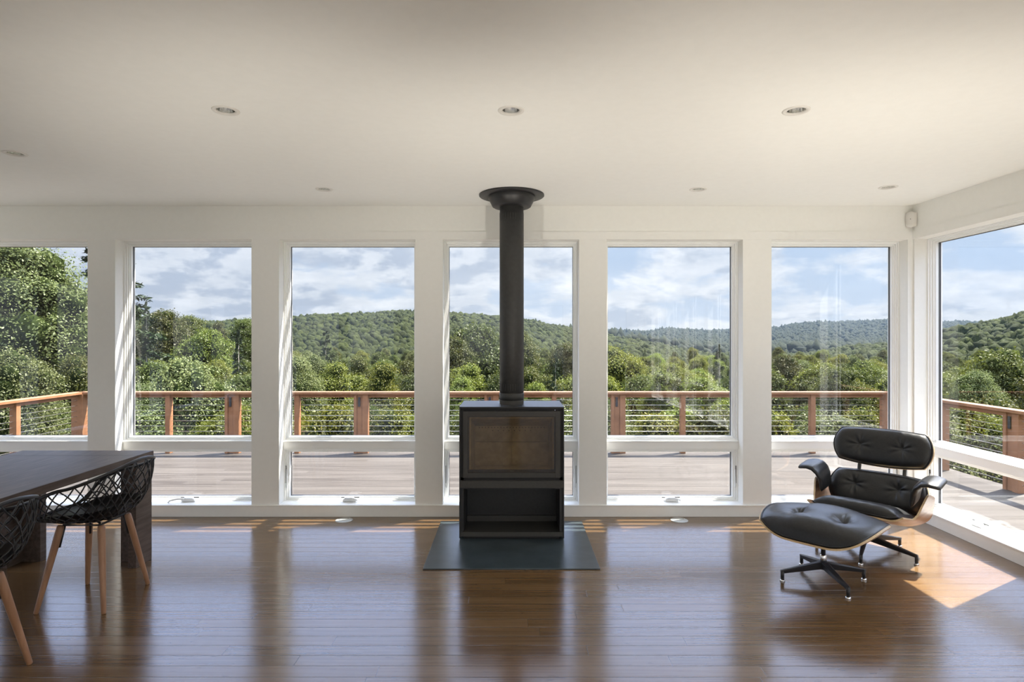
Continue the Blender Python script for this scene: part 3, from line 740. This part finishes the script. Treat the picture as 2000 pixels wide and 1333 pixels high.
# armrests: leather pads bent over the raised shell sides
for s in (-1, 1):
    prof = [(.418, .500), (.395, .510), (.355, .516), (.318, .508), (.290, .482), (.274, .448), (.266, .405), (.262, .36)]
    def armf(u, v, s=s, prof=prof):
        a = u * 2 * math.pi; f = v * (len(prof) - 1); i = min(int(f), len(prof) - 2); f -= i
        p = Vector((prof[i][0], prof[i][1])).lerp(Vector((prof[i + 1][0], prof[i + 1][1])), f)
        tn = Vector((prof[i + 1][0] - prof[i][0], prof[i + 1][1] - prof[i][1])).normalized(); nn_ = Vector((tn.y, -tn.x)) * -1
        e = (max(0, 1 - abs(2 * v - 1) ** 10)) ** .5
        hw = .105 * (.80 + .20 * math.sin(math.pi * min(1, v * 1.3))) * (.92 + .08 * e); th = .017 * e + .0005
        ca, sa = math.cos(a), math.sin(a)
        ex = (abs(ca) ** .5) * (1 if ca > 0 else -1); ez = (abs(sa) ** .7) * (1 if sa > 0 else -1)
        q = p + nn_ * (th * ez)
        return (s * q.x, .035 + hw * ex - .03 * v * 0, q.y + .02 * ex * .6)
    ob = MB().grid(armf, 40, 34, closed_u=True, flip=(s > 0)).build('armrest', M['leather'], lc_)
MB().tube([(0, 0, .10), (0, 0, .205)], [.020, .018], 16).build('column', M['black'], lc_)
MB().box(-.12, .12, -.10, .11, .188, .205).build('seat_mount', M['black'], lc_, bevel=.004)
def star_base(root, n, Rr, a0, hub_z, foot_z, hub_r=.034):
    MB().lathe([(.0001, hub_z + .022), (hub_r * .72, hub_z + .020), (hub_r, hub_z), (hub_r * .9, hub_z - .03), (.0001, hub_z - .034)], n=24).build('hub', M['black'], root)
    for k in range(n):
        a = a0 + 2 * math.pi * k / n; d = Vector((math.cos(a), math.sin(a), 0)); p = Vector((-d.y, d.x, 0))
        m = MB()
        secs = []
        for f in (0, .15, .5, .85, 1.0):
            r_ = .012 + (Rr - .012) * f; wt = .021 - .011 * f; wb = .010 - .004 * f
            zt = hub_z + .014 + (foot_z - hub_z - .014) * f ; ht = .044 - .024 * f
            secs.append([d * r_ + p * wt + Vector((0, 0, zt - .004)), d * r_ + p * wt * .6 + Vector((0, 0, zt)), d * r_ - p * wt * .6 + Vector((0, 0, zt)), d * r_ - p * wt + Vector((0, 0, zt - .004)), d * r_ - p * wb + Vector((0, 0, zt - ht)), d * r_ + p * wb + Vector((0, 0, zt - ht))])
        V = [v for s_ in secs for v in s_]; F = [(i * 6 + j, i * 6 + (j + 1) % 6, (i + 1) * 6 + (j + 1) % 6, (i + 1) * 6 + j) for i in range(4) for j in range(6)]
        F += [tuple(range(5, -1, -1)), tuple(24 + j for j in range(6))]
        m.add(V, F)
        leg = m.build('leg', M['black'], root, bevel=.0015)
        c = d * (Rr - .008)
        MB().tube([c + Vector((0, 0, .010)), c + Vector((0, 0, foot_z - .004))], [.0095, .0105], 12).build('foot', M['black'], leg)
        MB().lathe([(.0001, .011), (.013, .0095), (.0145, .003), (.0135, 0)], c, 16).build('glide', M['chrome'], leg)
star_base(lc_, 5, .300, R(-54.3) - TH_, .105, .062)
ot = empty('ottoman', (1.803, 3.449, 0), TH_); tag(ot, 'black leather footstool with plywood shell on a four-star base', 'footstool')
OP = seatP(.10, .25, R(62), lambda y: .262 + .25 * y * y)
part_shell(OP, .350, .262, .34, ot, 'seat_shell', -.002, nu=70, nv=50)
OPc = seatP(.10, .26, R(62), lambda y: .264 + .25 * y * y)
cc = cushion(OPc, .345, .257, .146, [(-.13, -.045), (.14, -.045)], taper=.36, kk=.33, amp=.055, sig=.050, seed=8, pexp=.50, nn=6).build('seat_cushion', M['leather'], ot)
piping(OPc, .346, .258, .33, .004).build('piping', M['leather'], cc)
for x in (-.13, .14): MB().lathe([(.0001, .006), (.006, .005), (.010, 0), (.009, -.006)], OPc(x, -.045, .082), 14).build('button', M['leather'], ot)
MB().tube([(0, 0, .12), (0, 0, .262)], .0125, 14).build('column', M['black'], ot)
MB().box(-.10, .10, -.09, .09, .240, .256).build('seat_mount', M['black'], ot, bevel=.003)
MB().lathe([(.016, .118), (.0175, .121), (.0165, .148), (.013, .151)], n=20).build('ring', M['chrome'], ot, label='chrome collar ring')
star_base(ot, 4, .248, R(2) - TH_, .098, .064, .026)

# ================================================================== TREES AND HILLS
rng = np.random.default_rng(7)
def np_mesh(name, V, F, mtl, smooth=False):
    """V (n,3), F (m,k) arrays -> mesh"""
    me = bpy.data.meshes.new(name); k = F.shape[1]
    me.vertices.add(len(V)); me.vertices.foreach_set('co', np.ascontiguousarray(V, dtype=np.float32).ravel())
    me.loops.add(F.size); me.loops.foreach_set('vertex_index', np.ascontiguousarray(F, dtype=np.int32).ravel())
    me.polygons.add(len(F)); me.polygons.foreach_set('loop_start', np.arange(0, F.size, k, dtype=np.int32)); me.polygons.foreach_set('loop_total', np.full(len(F), k, dtype=np.int32))
    if smooth: me.polygons.foreach_set('use_smooth', np.ones(len(F), dtype=bool))
    me.update(calc_edges=True)
    for m_ in (mtl if isinstance(mtl, list) else [mtl]): me.materials.append(m_)
    return me
def unit(v): return v / np.maximum(np.linalg.norm(v, axis=1, keepdims=True), 1e-6)
def leaves(c, nrm, L, W, r):
    n = len(c); nrm = unit(nrm); t = r.normal(size=(n, 3)); t = unit(t - (t * nrm).sum(1, keepdims=True) * nrm); b = np.cross(nrm, t)
    L = L[:, None]; W = W[:, None]
    V = np.stack([c - t * L * .5, c + b * W * .5 + nrm * W * .12, c + t * L * .5, c - b * W * .5 + nrm * W * .12], 1).reshape(-1, 3)
    return V, np.arange(4 * n).reshape(n, 4)
def broadleaf(seed, n=34000, rx=3.0, ry=3.0, h=9.0, z0=1.6, lumps=70, leaf=.16, droop=0.0, pointed=0.0, upright=0.0):
    r = np.random.default_rng(seed)
    # lumps over an egg shaped crown
    k = np.arange(lumps) + .5
    ph = np.arccos(1 - 1.75 * k / lumps); th = np.pi * (1 + 5 ** .5) * k + r.uniform(0, .6, lumps)
    d = np.stack([np.sin(ph) * np.cos(th), np.sin(ph) * np.sin(th), np.cos(ph)], 1)
    cz = z0 + (h - z0) * .52; hz = (h - z0) * .5
    ax = 1 - pointed * np.clip(d[:, 2], 0, 1) * .55
    rad = r.uniform(.62, .86, lumps)
    c = np.stack([d[:, 0] * rx * rad * ax, d[:, 1] * ry * rad * ax, cz + d[:, 2] * hz * rad], 1)
    R_ = r.uniform(.17, .32, lumps) * rx
    inner = np.array([[0, 0, cz]]); c = np.vstack([c, c * [.5, .5, 1] + [0, 0, 0]]); R_ = np.concatenate([R_, R_ * 1.1])
    w_ = R_ ** 2; w_ /= w_.sum()
    i = r.choice(len(c), n, p=w_)
    u = unit(r.normal(size=(n, 3))); u[:, 2] = np.abs(u[:, 2]) * np.where(r.uniform(size=n) < .78, 1, -1)
    rr = R_[i] * (r.uniform(.55, 1.06, n) + (r.uniform(size=n) < .07) * r.uniform(0, .35, n))
    p = c[i] + u * rr[:, None] * [1.12, 1.12, .80]
    # small twigs clumps
    tw = unit(r.normal(size=(700, 3))) * .10 * rx / 3; p += tw[r.integers(0, 700, n)] * .8
    p[:, 2] -= droop * np.maximum(0, np.hypot(p[:, 0], p[:, 1]) / rx) ** 2
    nrm = u * .6 + r.normal(size=(n, 3)) * .55 + [0, 0, .55]
    L = leaf * r.uniform(.6, 1.25, n); V, F = leaves(p, nrm, L, L * .55, r)
    return V, F, c, R_, cz, hz
ICO = {}
def ico(sub):
    if sub not in ICO:
        import bmesh
        b = bmesh.new(); bmesh.ops.create_icosphere(b, subdivisions=sub, radius=1)
        ICO[sub] = (np.array([v.co[:] for v in b.verts]), np.array([[v.index for v in f.verts] for f in b.faces])); b.free()
    return ICO[sub]
def blob(c, rad, r, sub=2, rough=.18):
    V, F = ico(sub); n = V.copy()
    q = 1 + rough * np.sin(V @ (r.normal(size=3) * 5) + r.uniform(0, 6)) * np.sin(V @ (r.normal(size=3) * 5)) + r.normal(size=len(V)) * rough * .35
    return n * q[:, None] * rad + c, F
def conifer(seed, h=10.0, rb=2.2, n_br=150, leaf=.20, up=.0):
    r = np.random.default_rng(seed); VV = []; FF = []; off = 0; P = []; N = []
    for k in range(n_br):
        f = (k + r.uniform(0, 1)) / n_br; z_ = h * (.10 + .90 * f); ln = rb * (1 - f) ** .85 * r.uniform(.55, 1.15) + .15
        a = r.uniform(0, 2 * np.pi); m = int(50 + 170 * (1 - f)); s = r.uniform(.1, 1, m) ** .7
        wd_ = (.10 + .22 * s) * ln * .55 * r.uniform(-1, 1, m)
        x = s * ln; zz = z_ + (.12 + up) * ln * s - .30 * ln * s ** 2 - r.uniform(0, .12, m) + r.normal(size=m) * .03
        P.append(np.stack([np.cos(a) * x - np.sin(a) * wd_, np.sin(a) * x + np.cos(a) * wd_, zz], 1)); N.append(np.stack([r.normal(size=m) * .5, r.normal(size=m) * .5, np.full(m, .8)], 1))
    P = np.vstack(P); N = np.vstack(N); L = leaf * r.uniform(.6, 1.3, len(P))
    return leaves(P, N, L, L * .30, r)
def tubes_np(segs, n=7):
    m = MB()
    for pts, rs in segs: m.tube(pts, rs, n)
    return m
BR = {}
def make_tree_protos():
    out = {}
    spec = {
     'round':  dict(seed=1, leaf=.17, lumps=80), 'round_b': dict(seed=2, leaf=.17, lumps=60, h=9.0, droop=.3), 'tall': dict(seed=3, rx=2.4, ry=2.4, h=9.0, pointed=.8, lumps=70, leaf=.16),
     'pale': dict(seed=4, leaf=.14, lumps=90, droop=.5, n=46000), 'birch': dict(seed=5, rx=2.2, ry=2.2, leaf=.12, lumps=90, n=34000, pointed=.6), 'fine': dict(seed=9, leaf=.10, lumps=120, n=60000, droop=.2)}
    mats = {'round': 'leaf', 'round_b': 'leaf_yellow', 'tall': 'leaf', 'pale': 'leaf_pale', 'birch': 'leaf_yellow', 'fine': 'leaf_pale'}
    for k, a in spec.items():
        V, F, c, R_, cz, hz = broadleaf(**a); r = np.random.default_rng(a['seed'] + 50)
        me = np_mesh('crown', V, F, M[mats[k]])
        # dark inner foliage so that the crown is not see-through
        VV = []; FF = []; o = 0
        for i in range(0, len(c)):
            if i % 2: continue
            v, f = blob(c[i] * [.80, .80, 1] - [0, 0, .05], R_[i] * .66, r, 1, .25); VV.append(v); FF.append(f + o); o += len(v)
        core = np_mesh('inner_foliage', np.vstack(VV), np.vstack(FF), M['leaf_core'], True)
        segs = [([(0, 0, -1.5), (.05, .02, 1.5), (-.03, .05, 3.5), (.02, 0, 6.5)], [.20, .15, .11, .04])]
        tm = tubes_np(segs); tme = bpy.data.meshes.new('trunk'); tme.from_pydata(tm.V, [], tm.F); tme.materials.append(M['bark']); tme.polygons.foreach_set('use_smooth', tm.S)
        segs = []
        for i in range(9):
            e = c[(i * 7) % 60] * [.8, .8, .92]; s_ = Vector((0, 0, 1.2 + i * .5)); e = Vector(e)
            segs.append(([s_, s_.lerp(e, .5) + Vector((0, 0, .1)), e], [.06, .04, .015]))
        tm = tubes_np(segs); br = bpy.data.meshes.new('branches'); br.from_pydata(tm.V, [], tm.F); br.materials.append(M['bark']); br.polygons.foreach_set('use_smooth', tm.S)
        BR[k] = br
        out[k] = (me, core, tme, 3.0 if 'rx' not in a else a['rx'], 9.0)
    for k, a in {'spruce': dict(seed=21), 'pine': dict(seed=22, n_br=70, rb=2.9, leaf=.24, up=.25)}.items():
        V, F = conifer(**a); me = np_mesh('crown', V, F, M['needle'])
        tm = tubes_np([([(0, 0, -1.5), (0, 0, 5), (0, 0, 9.9)], [.20, .12, .02])]); tme = bpy.data.meshes.new('trunk'); tme.from_pydata(tm.V, [], tm.F); tme.materials.append(M['bark']); tme.polygons.foreach_set('use_smooth', tm.S)
        out[k] = (me, None, tme, 2.2, 10.0)
    return out
TREES = make_tree_protos()
_i = lambda x, xs, ys: np.interp(x, xs, ys)
def ground_z(x, y):
    d = np.maximum(0, np.hypot(np.maximum(0, np.abs(x) - 6.5), np.maximum(0, y - 9.0)))
    base = -4.2 - 10.5 * (1 - np.exp(-d / 26.0)) - 7.0 * (1 - np.exp(-d / 160.0))
    # the ground climbs to the left of the house
    return base + 5.5 * np.exp(-((x + 15) / 9.0) ** 2) * np.exp(-((y - 15) / 14.0) ** 2)
def grow(t, kind, s, height, trunk=True, slim=1.25):
    me, core, tme, rr, hh = TREES[kind]
    sz = min(height / hh, s * slim * (1.5 if kind in ('spruce', 'pine') else 1)); dz = height - hh * sz
    for nm, md in (('crown', me), ('inner_foliage', core)):
        if md is None: continue
        o = bpy.data.objects.new(nm, md); C.objects.link(o); o.parent = t; o.scale = (s, s, sz); o.location = (0, 0, dz)
    if trunk and kind in BR:
        o = bpy.data.objects.new('branches', BR[kind]); C.objects.link(o); o.parent = t; o.scale = (s, s, sz); o.location = (0, 0, dz)
    if trunk:
        o = bpy.data.objects.new('trunk', tme); C.objects.link(o); o.parent = t; k = min(s, .8); th_ = 10.0 if kind in ('spruce', 'pine') else 6.5; o.scale = (k, k, (dz + (9.4 if th_ > 7 else 6.0) * sz) / th_)
def place_tree(kind, px, ytop, wpx, Yd, label, group=None, trunk=True):
    """crown centre column, top row and crown width as seen, at the distance Yd -> a tree standing on the ground there"""
    me, core, tme, rr, hh = TREES[kind]
    x = (px - 998) / 1167 * Yd; top = 1.4 - (ytop - 661) / 1167 * Yd; r_ = wpx / 2 / 1167 * Yd
    g = float(ground_z(x, Yd)); s = r_ / rr
    t = bpy.data.objects.new({'spruce': 'spruce_tree', 'pine': 'pine_tree', 'birch': 'young_tree'}.get(kind, 'leafy_tree'), None); C.objects.link(t)
    t.location = (x, Yd, g); t.rotation_euler = (0, 0, random.uniform(0, 6.28))
    grow(t, kind, s, top - g, trunk)
    tag(t, label, 'tree', group); return t
random.seed(11)
W_ = ['the leftmost window', 'the second window from the left', 'the third window from the left', 'the window behind the stove', 'the window right of the stove', 'the window beside the corner', 'the right wall window']
def where(px):
    names = ['leftmost window', 'second window', 'third window', 'stove window', 'fifth window', 'corner window', 'right wall window']
    i = min(6, max(0, int((px + 122) // 320))); f = ((px + 122) / 320) % 1 if px < 1800 else (px - 1800) / 300
    return ('left' if f < .36 else 'middle' if f < .62 else 'right') + ' part of ' + names[i]
near = [
 ('fine', 38, 462, 330, 17, 'large dark leafy tree filling the top of the leftmost window'),
 ('round', 118, 560, 230, 19, 'dark green leafy tree right of the large one in the leftmost window'),
 ('spruce', 212, 425, 330, 22, 'dark spruce whose tips show on both sides of the second post'),
 ('spruce', 286, 588, 60, 30, 'small dark spruce top at the left of the second window, against the sky'),
 ('round', 372, 614, 90, 62, 'green tree on the skyline left of centre in the second window'),
 ('tall', 425, 628, 60, 58, 'green tree on the skyline right of centre in the second window'),
 ('round', 478, 620, 80, 66, 'green tree on the skyline at the right edge of the second window'),
 ('pale', 610, 688, 90, 19, 'pale tree left of the middle in the third window, above the railing'),
 ('pale', 8, 672, 210, 11.5, 'pale leafy shrub-like tree behind the left railing'),
 ('round', 150, 690, 150, 14, 'green leafy tree behind the railing corner, in the leftmost window'),
 ('round', 318, 602, 120, 42, 'round green tree highest on the skyline in the second window from the left'),
 ('pale', 372, 690, 190, 13, 'pale green leafy tree in front, in the second window from the left'),
 ('pale', 275, 742, 120, 12.2, 'pale green leafy tree at the left edge of the second window'),
 ('round_b', 405, 636, 120, 34, 'yellow-green tree in the middle of the second window from the left'),
 ('spruce', 466, 640, 80, 26, 'narrow dark tree near the right edge of the second window from the left'),
 ('round', 470, 730, 130, 14, 'dark leafy tree behind the railing post in the second window from the left'),
 ('pale', 576, 690, 120, 14, 'pale leafy tree at the left edge of the third window'),
 ('birch', 652, 706, 110, 15, 'slender pale tree behind the cables in the third window from the left'),
 ('birch', 748, 705, 130, 15.5, 'slender tree right of the railing post in the third window'),
 ('round_b', 700, 724, 120, 18, 'yellow-green tree behind the wide railing post in the third window'),
 ('pine', 636, 646, 90, 70, 'wide dark pine in the middle distance of the third window'),
 ('round', 928, 628, 175, 30, 'tall round oak-like tree left of the stovepipe'),
 ('round', 888, 655, 100, 27, 'round leafy tree at the left edge of the stove window'),
 ('round', 1012, 642, 90, 33, 'leafy tree crown just right of the stovepipe'),
 ('round', 1108, 668, 100, 28, 'leafy tree at the right edge of the stove window'),
 ('pine', 1085, 690, 60, 22, 'dark evergreen in the right half of the stove window'),
 ('birch', 900, 735, 90, 14, 'yellow-green young tree above the railing left of the stovepipe'),
 ('birch', 1050, 745, 90, 14, 'yellow-green young tree above the railing right of the stovepipe'),
 ('round_b', 1205, 668, 130, 24, 'tall yellow-green tree at the left edge of the window right of the stove'),
 ('pine', 1405, 672, 80, 36, 'ragged dark pine at the right side of the window right of the stove'),
 ('round_b', 1375, 728, 120, 17, 'bright yellow-green tree low in the window right of the stove'),
 ('birch', 1290, 722, 110, 18, 'young tree in the middle of the window right of the stove'),
 ('round', 1530, 690, 100, 34, 'green tree at the left edge of the window beside the corner'),
 ('round_b', 1605, 700, 120, 26, 'bright yellow-green tree in the middle of the window beside the corner'),
 ('round_b', 1668, 730, 110, 20, 'yellow-green tree behind the corner railing post'),
 ('round', 1695, 704, 70, 50, 'dark round tree at the right side of the window beside the corner'),
 ('round', 1955, 678, 170, 22, 'large dark round tree in the right wall window'),
 ('round_b', 1865, 712, 90, 24, 'yellow-green tree at the left edge of the right wall window'),
 ('round', 2070, 690, 170, 19, 'dark leafy tree at the right edge of the right wall window'),
 ('round', 1930, 770, 200, 14, 'leafy tree low behind the right railing'),
]
for k, px, yt, w_, Yd, lab in near: place_tree(k, px, yt, w_, Yd, lab)
# a closed belt of trees just beyond the deck, seen through the cables
belt = 0
for px in range(-100, 2160, 62):
    Yd = random.uniform(11.6, 13.8); kind = random.choice(['round', 'round', 'birch', 'fine', 'round_b', 'pale'])
    x = (px - 998) / 1167 * Yd
    px += random.uniform(-20, 20); nm_ = {'round': 'green', 'birch': 'young yellow-green', 'fine': 'small-leaved', 'round_b': 'yellow-green', 'pale': 'pale green'}[kind]
    place_tree(kind, px, random.uniform(770, 806), random.uniform(170, 240), Yd, '%s bushy tree just beyond the deck, %s' % (nm_, where(px)), 'belt of trees beyond the deck')
# along the left and right sides of the deck
for i in range(4):
    for sx in (-1, 1):
        x = sx * random.uniform(10.0, 12.5) ; yy = 8.0 + i * 1.7; g = float(ground_z(x, yy))
        kd = random.choice(['round', 'fine', 'round_b']); me, core, tme, rr, hh = TREES[kd]
        t = bpy.data.objects.new('leafy_tree', None); C.objects.link(t); top = random.uniform(-.6, .1); s = random.uniform(1.5, 2.0) / rr
        t.location = (x, yy, g); t.rotation_euler = (0, 0, random.uniform(0, 6)); grow(t, kd, s, top - g)
        tag(t, 'leafy tree beside the %s edge of the deck, %s from the house' % ('left' if sx < 0 else 'right', ('first', 'second', 'third', 'fourth')[i]), 'tree', 'trees beside the %s edge of the deck' % ('left' if sx < 0 else 'right'))
# middle distance
cnt = 0
ytopf = lambda Yd: 661 + 1167 * 5.0 / Yd * (Yd / 60) ** .35
bands = [(18, 26, 34, (708, 742), (100, 150)), (27, 40, 42, (694, 720), (80, 118)), (42, 65, 50, (692, 712), (52, 80)), (68, 110, 56, (683, 698), (36, 56)), (115, 170, 50, (677, 688), (24, 36))]
nb = ['nearest row', 'second row', 'middle row', 'fourth row', 'farthest row']
for bi, (ya, yb, n, (ta, tb_), (wa, wb)) in enumerate(bands):
    for i in range(n):
        px = -80 + 2210 * (i + random.uniform(.1, .9)) / n; Yd = random.uniform(ya, yb)
        k = random.choices(['round', 'round_b', 'tall', 'pale', 'spruce', 'pine', 'birch'], [5, 4, 2, 1.2, .6, .4, 1])[0]
        yt = random.uniform(ta, tb_) - (10 if px < 600 and bi > 0 else 0) - (22 if px < 330 else 0)
        lab = {'round': 'mid green round tree', 'round_b': 'yellow-green round tree', 'tall': 'tall green tree', 'pale': 'pale green tree', 'spruce': 'dark spruce', 'pine': 'dark pine', 'birch': 'young yellow-green tree'}[k]
        w__ = random.uniform(wa, wb) * (.6 if k in ('spruce', 'pine') else 1)
        place_tree(k, px, yt, w__, Yd, '%s, %s of woods, %s' % (lab, nb[bi], where(px)), lab + 's, %s of the woods' % nb[bi], trunk=bi < 2)
# tell look-alikes in one part of a window apart, from left to right
same = {}
for o in bpy.data.objects:
    if o.get('category') == 'tree': same.setdefault(o['label'], []).append(o)
for l, os_ in same.items():
    if len(os_) < 2: continue
    os_.sort(key=lambda o: o.location.x / o.location.y)
    names = {2: ('leftmost', 'rightmost'), 3: ('leftmost', 'middle', 'rightmost')}.get(len(os_), ('first', 'second', 'third', 'fourth', 'fifth', 'sixth', 'seventh'))
    for o, n_ in zip(os_, names): o['label'] = l + ', ' + n_
# ---- terrain: a fan of ground from under the deck to the far ridges
RA = ([-900, -200, 0, 200, 400, 480, 568, 640, 700, 760, 810, 880, 930, 975, 1050, 1120, 1190, 1280, 1380, 1450, 1560, 2600],
      [606, 606, 608, 612, 628, 624, 618, 614, 613, 609, 608, 611, 614, 618, 628, 641, 654, 670, 690, 704, 725, 760])
RC = ([-900, 1450, 1520, 1600, 1650, 1740, 1833, 1880, 1940, 2000, 2200, 2600], [800, 740, 715, 692, 677, 668, 645, 634, 624, 609, 575, 540])
RB = ([-900, 900, 1100, 1190, 1260, 1310, 1380, 1430, 1510, 1545, 1580, 1640, 1700, 1740, 1833, 1880, 2000, 2600], [668, 662, 654, 648, 652, 646, 651, 649, 645, 639, 635, 634, 632, 628, 634, 633, 640, 640])
def zof(y, Yd): return 1.4 - (np.asarray(y) - 661) / 1167 * Yd
YA, YC, YB = 620.0, 430.0, 2200.0
def hill_profile(t_px, Yd):
    """ground height at column t_px and distance Yd"""
    base = ground_z((t_px - 998) / 1167 * Yd, Yd)
    def ridge(tab, Yr, canopy, wf, wb_):
        crest = zof(np.interp(t_px, *tab), Yr) - canopy
        u = (Yd - Yr); s = np.where(u < 0, np.clip(1 + u / wf, 0, 1), np.clip(1 - u / wb_, 0, 1)); s = s * s * (3 - 2 * s)
        return base + (crest - base) * s
    return np.maximum(np.maximum(np.maximum(base, ridge(RA, YA, 7, 470, 420)), ridge(RC, YC, 7, 300, 420)), ridge(RB, YB, 6, 1300, 900))
def terrain():
    px = np.linspace(-900, 2600, 180); Y_ = np.concatenate([np.linspace(5, 60, 24), np.geomspace(65, 2900, 110)])
    P, D_ = np.meshgrid(px, Y_, indexing='ij'); Zt = hill_profile(P, D_)
    V = np.stack([(P - 998) / 1167 * D_, D_, Zt], -1).reshape(-1, 3); a, b = P.shape
    i = np.arange(a * b).reshape(a, b); F = np.stack([i[:-1, :-1], i[1:, :-1], i[1:, 1:], i[:-1, 1:]], -1).reshape(-1, 4)
    me = np_mesh('hillside', V, F, M['ground'], True); o = bpy.data.objects.new('hillside', me); C.objects.link(o); return o
tag(terrain(), 'wooded ground falling from the deck into the valley and up to the ridges', 'hillside', kind='structure')
def canopy(name, n, yr, pr, size, mtl, sub, seed, label, group=None):
    r = np.random.default_rng(seed); variants = [blob(np.zeros(3), 1.0, r, sub, .30) for _ in range(12)]
    F0 = variants[0][1]; nv = len(variants[0][0])
    # even cover in the plane: sample distance by area
    Yd = np.sqrt(r.uniform(yr[0] ** 2, yr[1] ** 2, n * 3)); px = r.uniform(pr[0], pr[1], n * 3); x = (px - 998) / 1167 * Yd
    z_ = hill_profile(px, Yd)
    # keep what faces the valley: drop trees lower than the line of sight over nearer ground
    keep = np.ones(len(px), bool)
    for f in np.linspace(.25, .97, 24):
        zl = 1.4 + (z_ + size[1] * 2.4 - 1.4) * f; keep &= hill_profile(px, Yd * f) < zl + 4
    px, Yd, x, z_ = px[keep][:n], Yd[keep][:n], x[keep][:n], z_[keep][:n]; n = len(px)
    s = r.uniform(*size, n); idx = r.integers(0, 12, n); ang = r.uniform(0, 6.28, n)
    VA = np.array([v for v, _ in variants])[idx]; ca, sa = np.cos(ang)[:, None], np.sin(ang)[:, None]
    xx = VA[..., 0] * ca - VA[..., 1] * sa; yy = VA[..., 0] * sa + VA[..., 1] * ca
    V = np.stack([xx * s[:, None] + x[:, None], yy * s[:, None] + Yd[:, None], VA[..., 2] * (s * r.uniform(.9, 1.5, n))[:, None] + (z_ + s * r.uniform(.4, 1.1, n))[:, None]], -1).reshape(-1, 3)
    F = (F0[None] + (np.arange(n) * nv)[:, None, None]).reshape(-1, 3)
    me = np_mesh(name, V, F, mtl, True); o = bpy.data.objects.new(name, me); C.objects.link(o); tag(o, label, 'forest', kind='stuff'); print(name, n); return o
canopy('hillside_forest', 34000, (120, 690), (-250, 2350), (1.4, 3.3), M['canopy'], 2, 31, 'dense green woods covering the near hills and valley')
canopy('ridge_forest', 22000, (700, 2350), (950, 2250), (4.5, 8), M['far_canopy'], 1, 33, 'hazy blue-green woods on the far ridge')
# thin summer haze in the valley beyond the near woods
hz = MB().box(-2500, 2500, 150, 2950, -60, 420).build('haze', None)
hm = bpy.data.materials.new('haze'); hm.use_nodes = True; t = NT(hm.node_tree); t.n.clear()
vs = t.new('ShaderNodeVolumeScatter', {'Color': (.40, .62, 1.0, 1), 'Density': .000040, 'Anisotropy': .2}); va = t.new('ShaderNodeVolumeAbsorption', {'Color': (0, 0, 0, 1), 'Density': .00012})
t.new('ShaderNodeOutputMaterial', {'Volume': t.new('ShaderNodeAddShader', {0: vs, 1: va})})
hz.data.materials.append(hm); tag(hz, 'thin blue haze between the valley and the far ridges', 'haze', kind='structure')
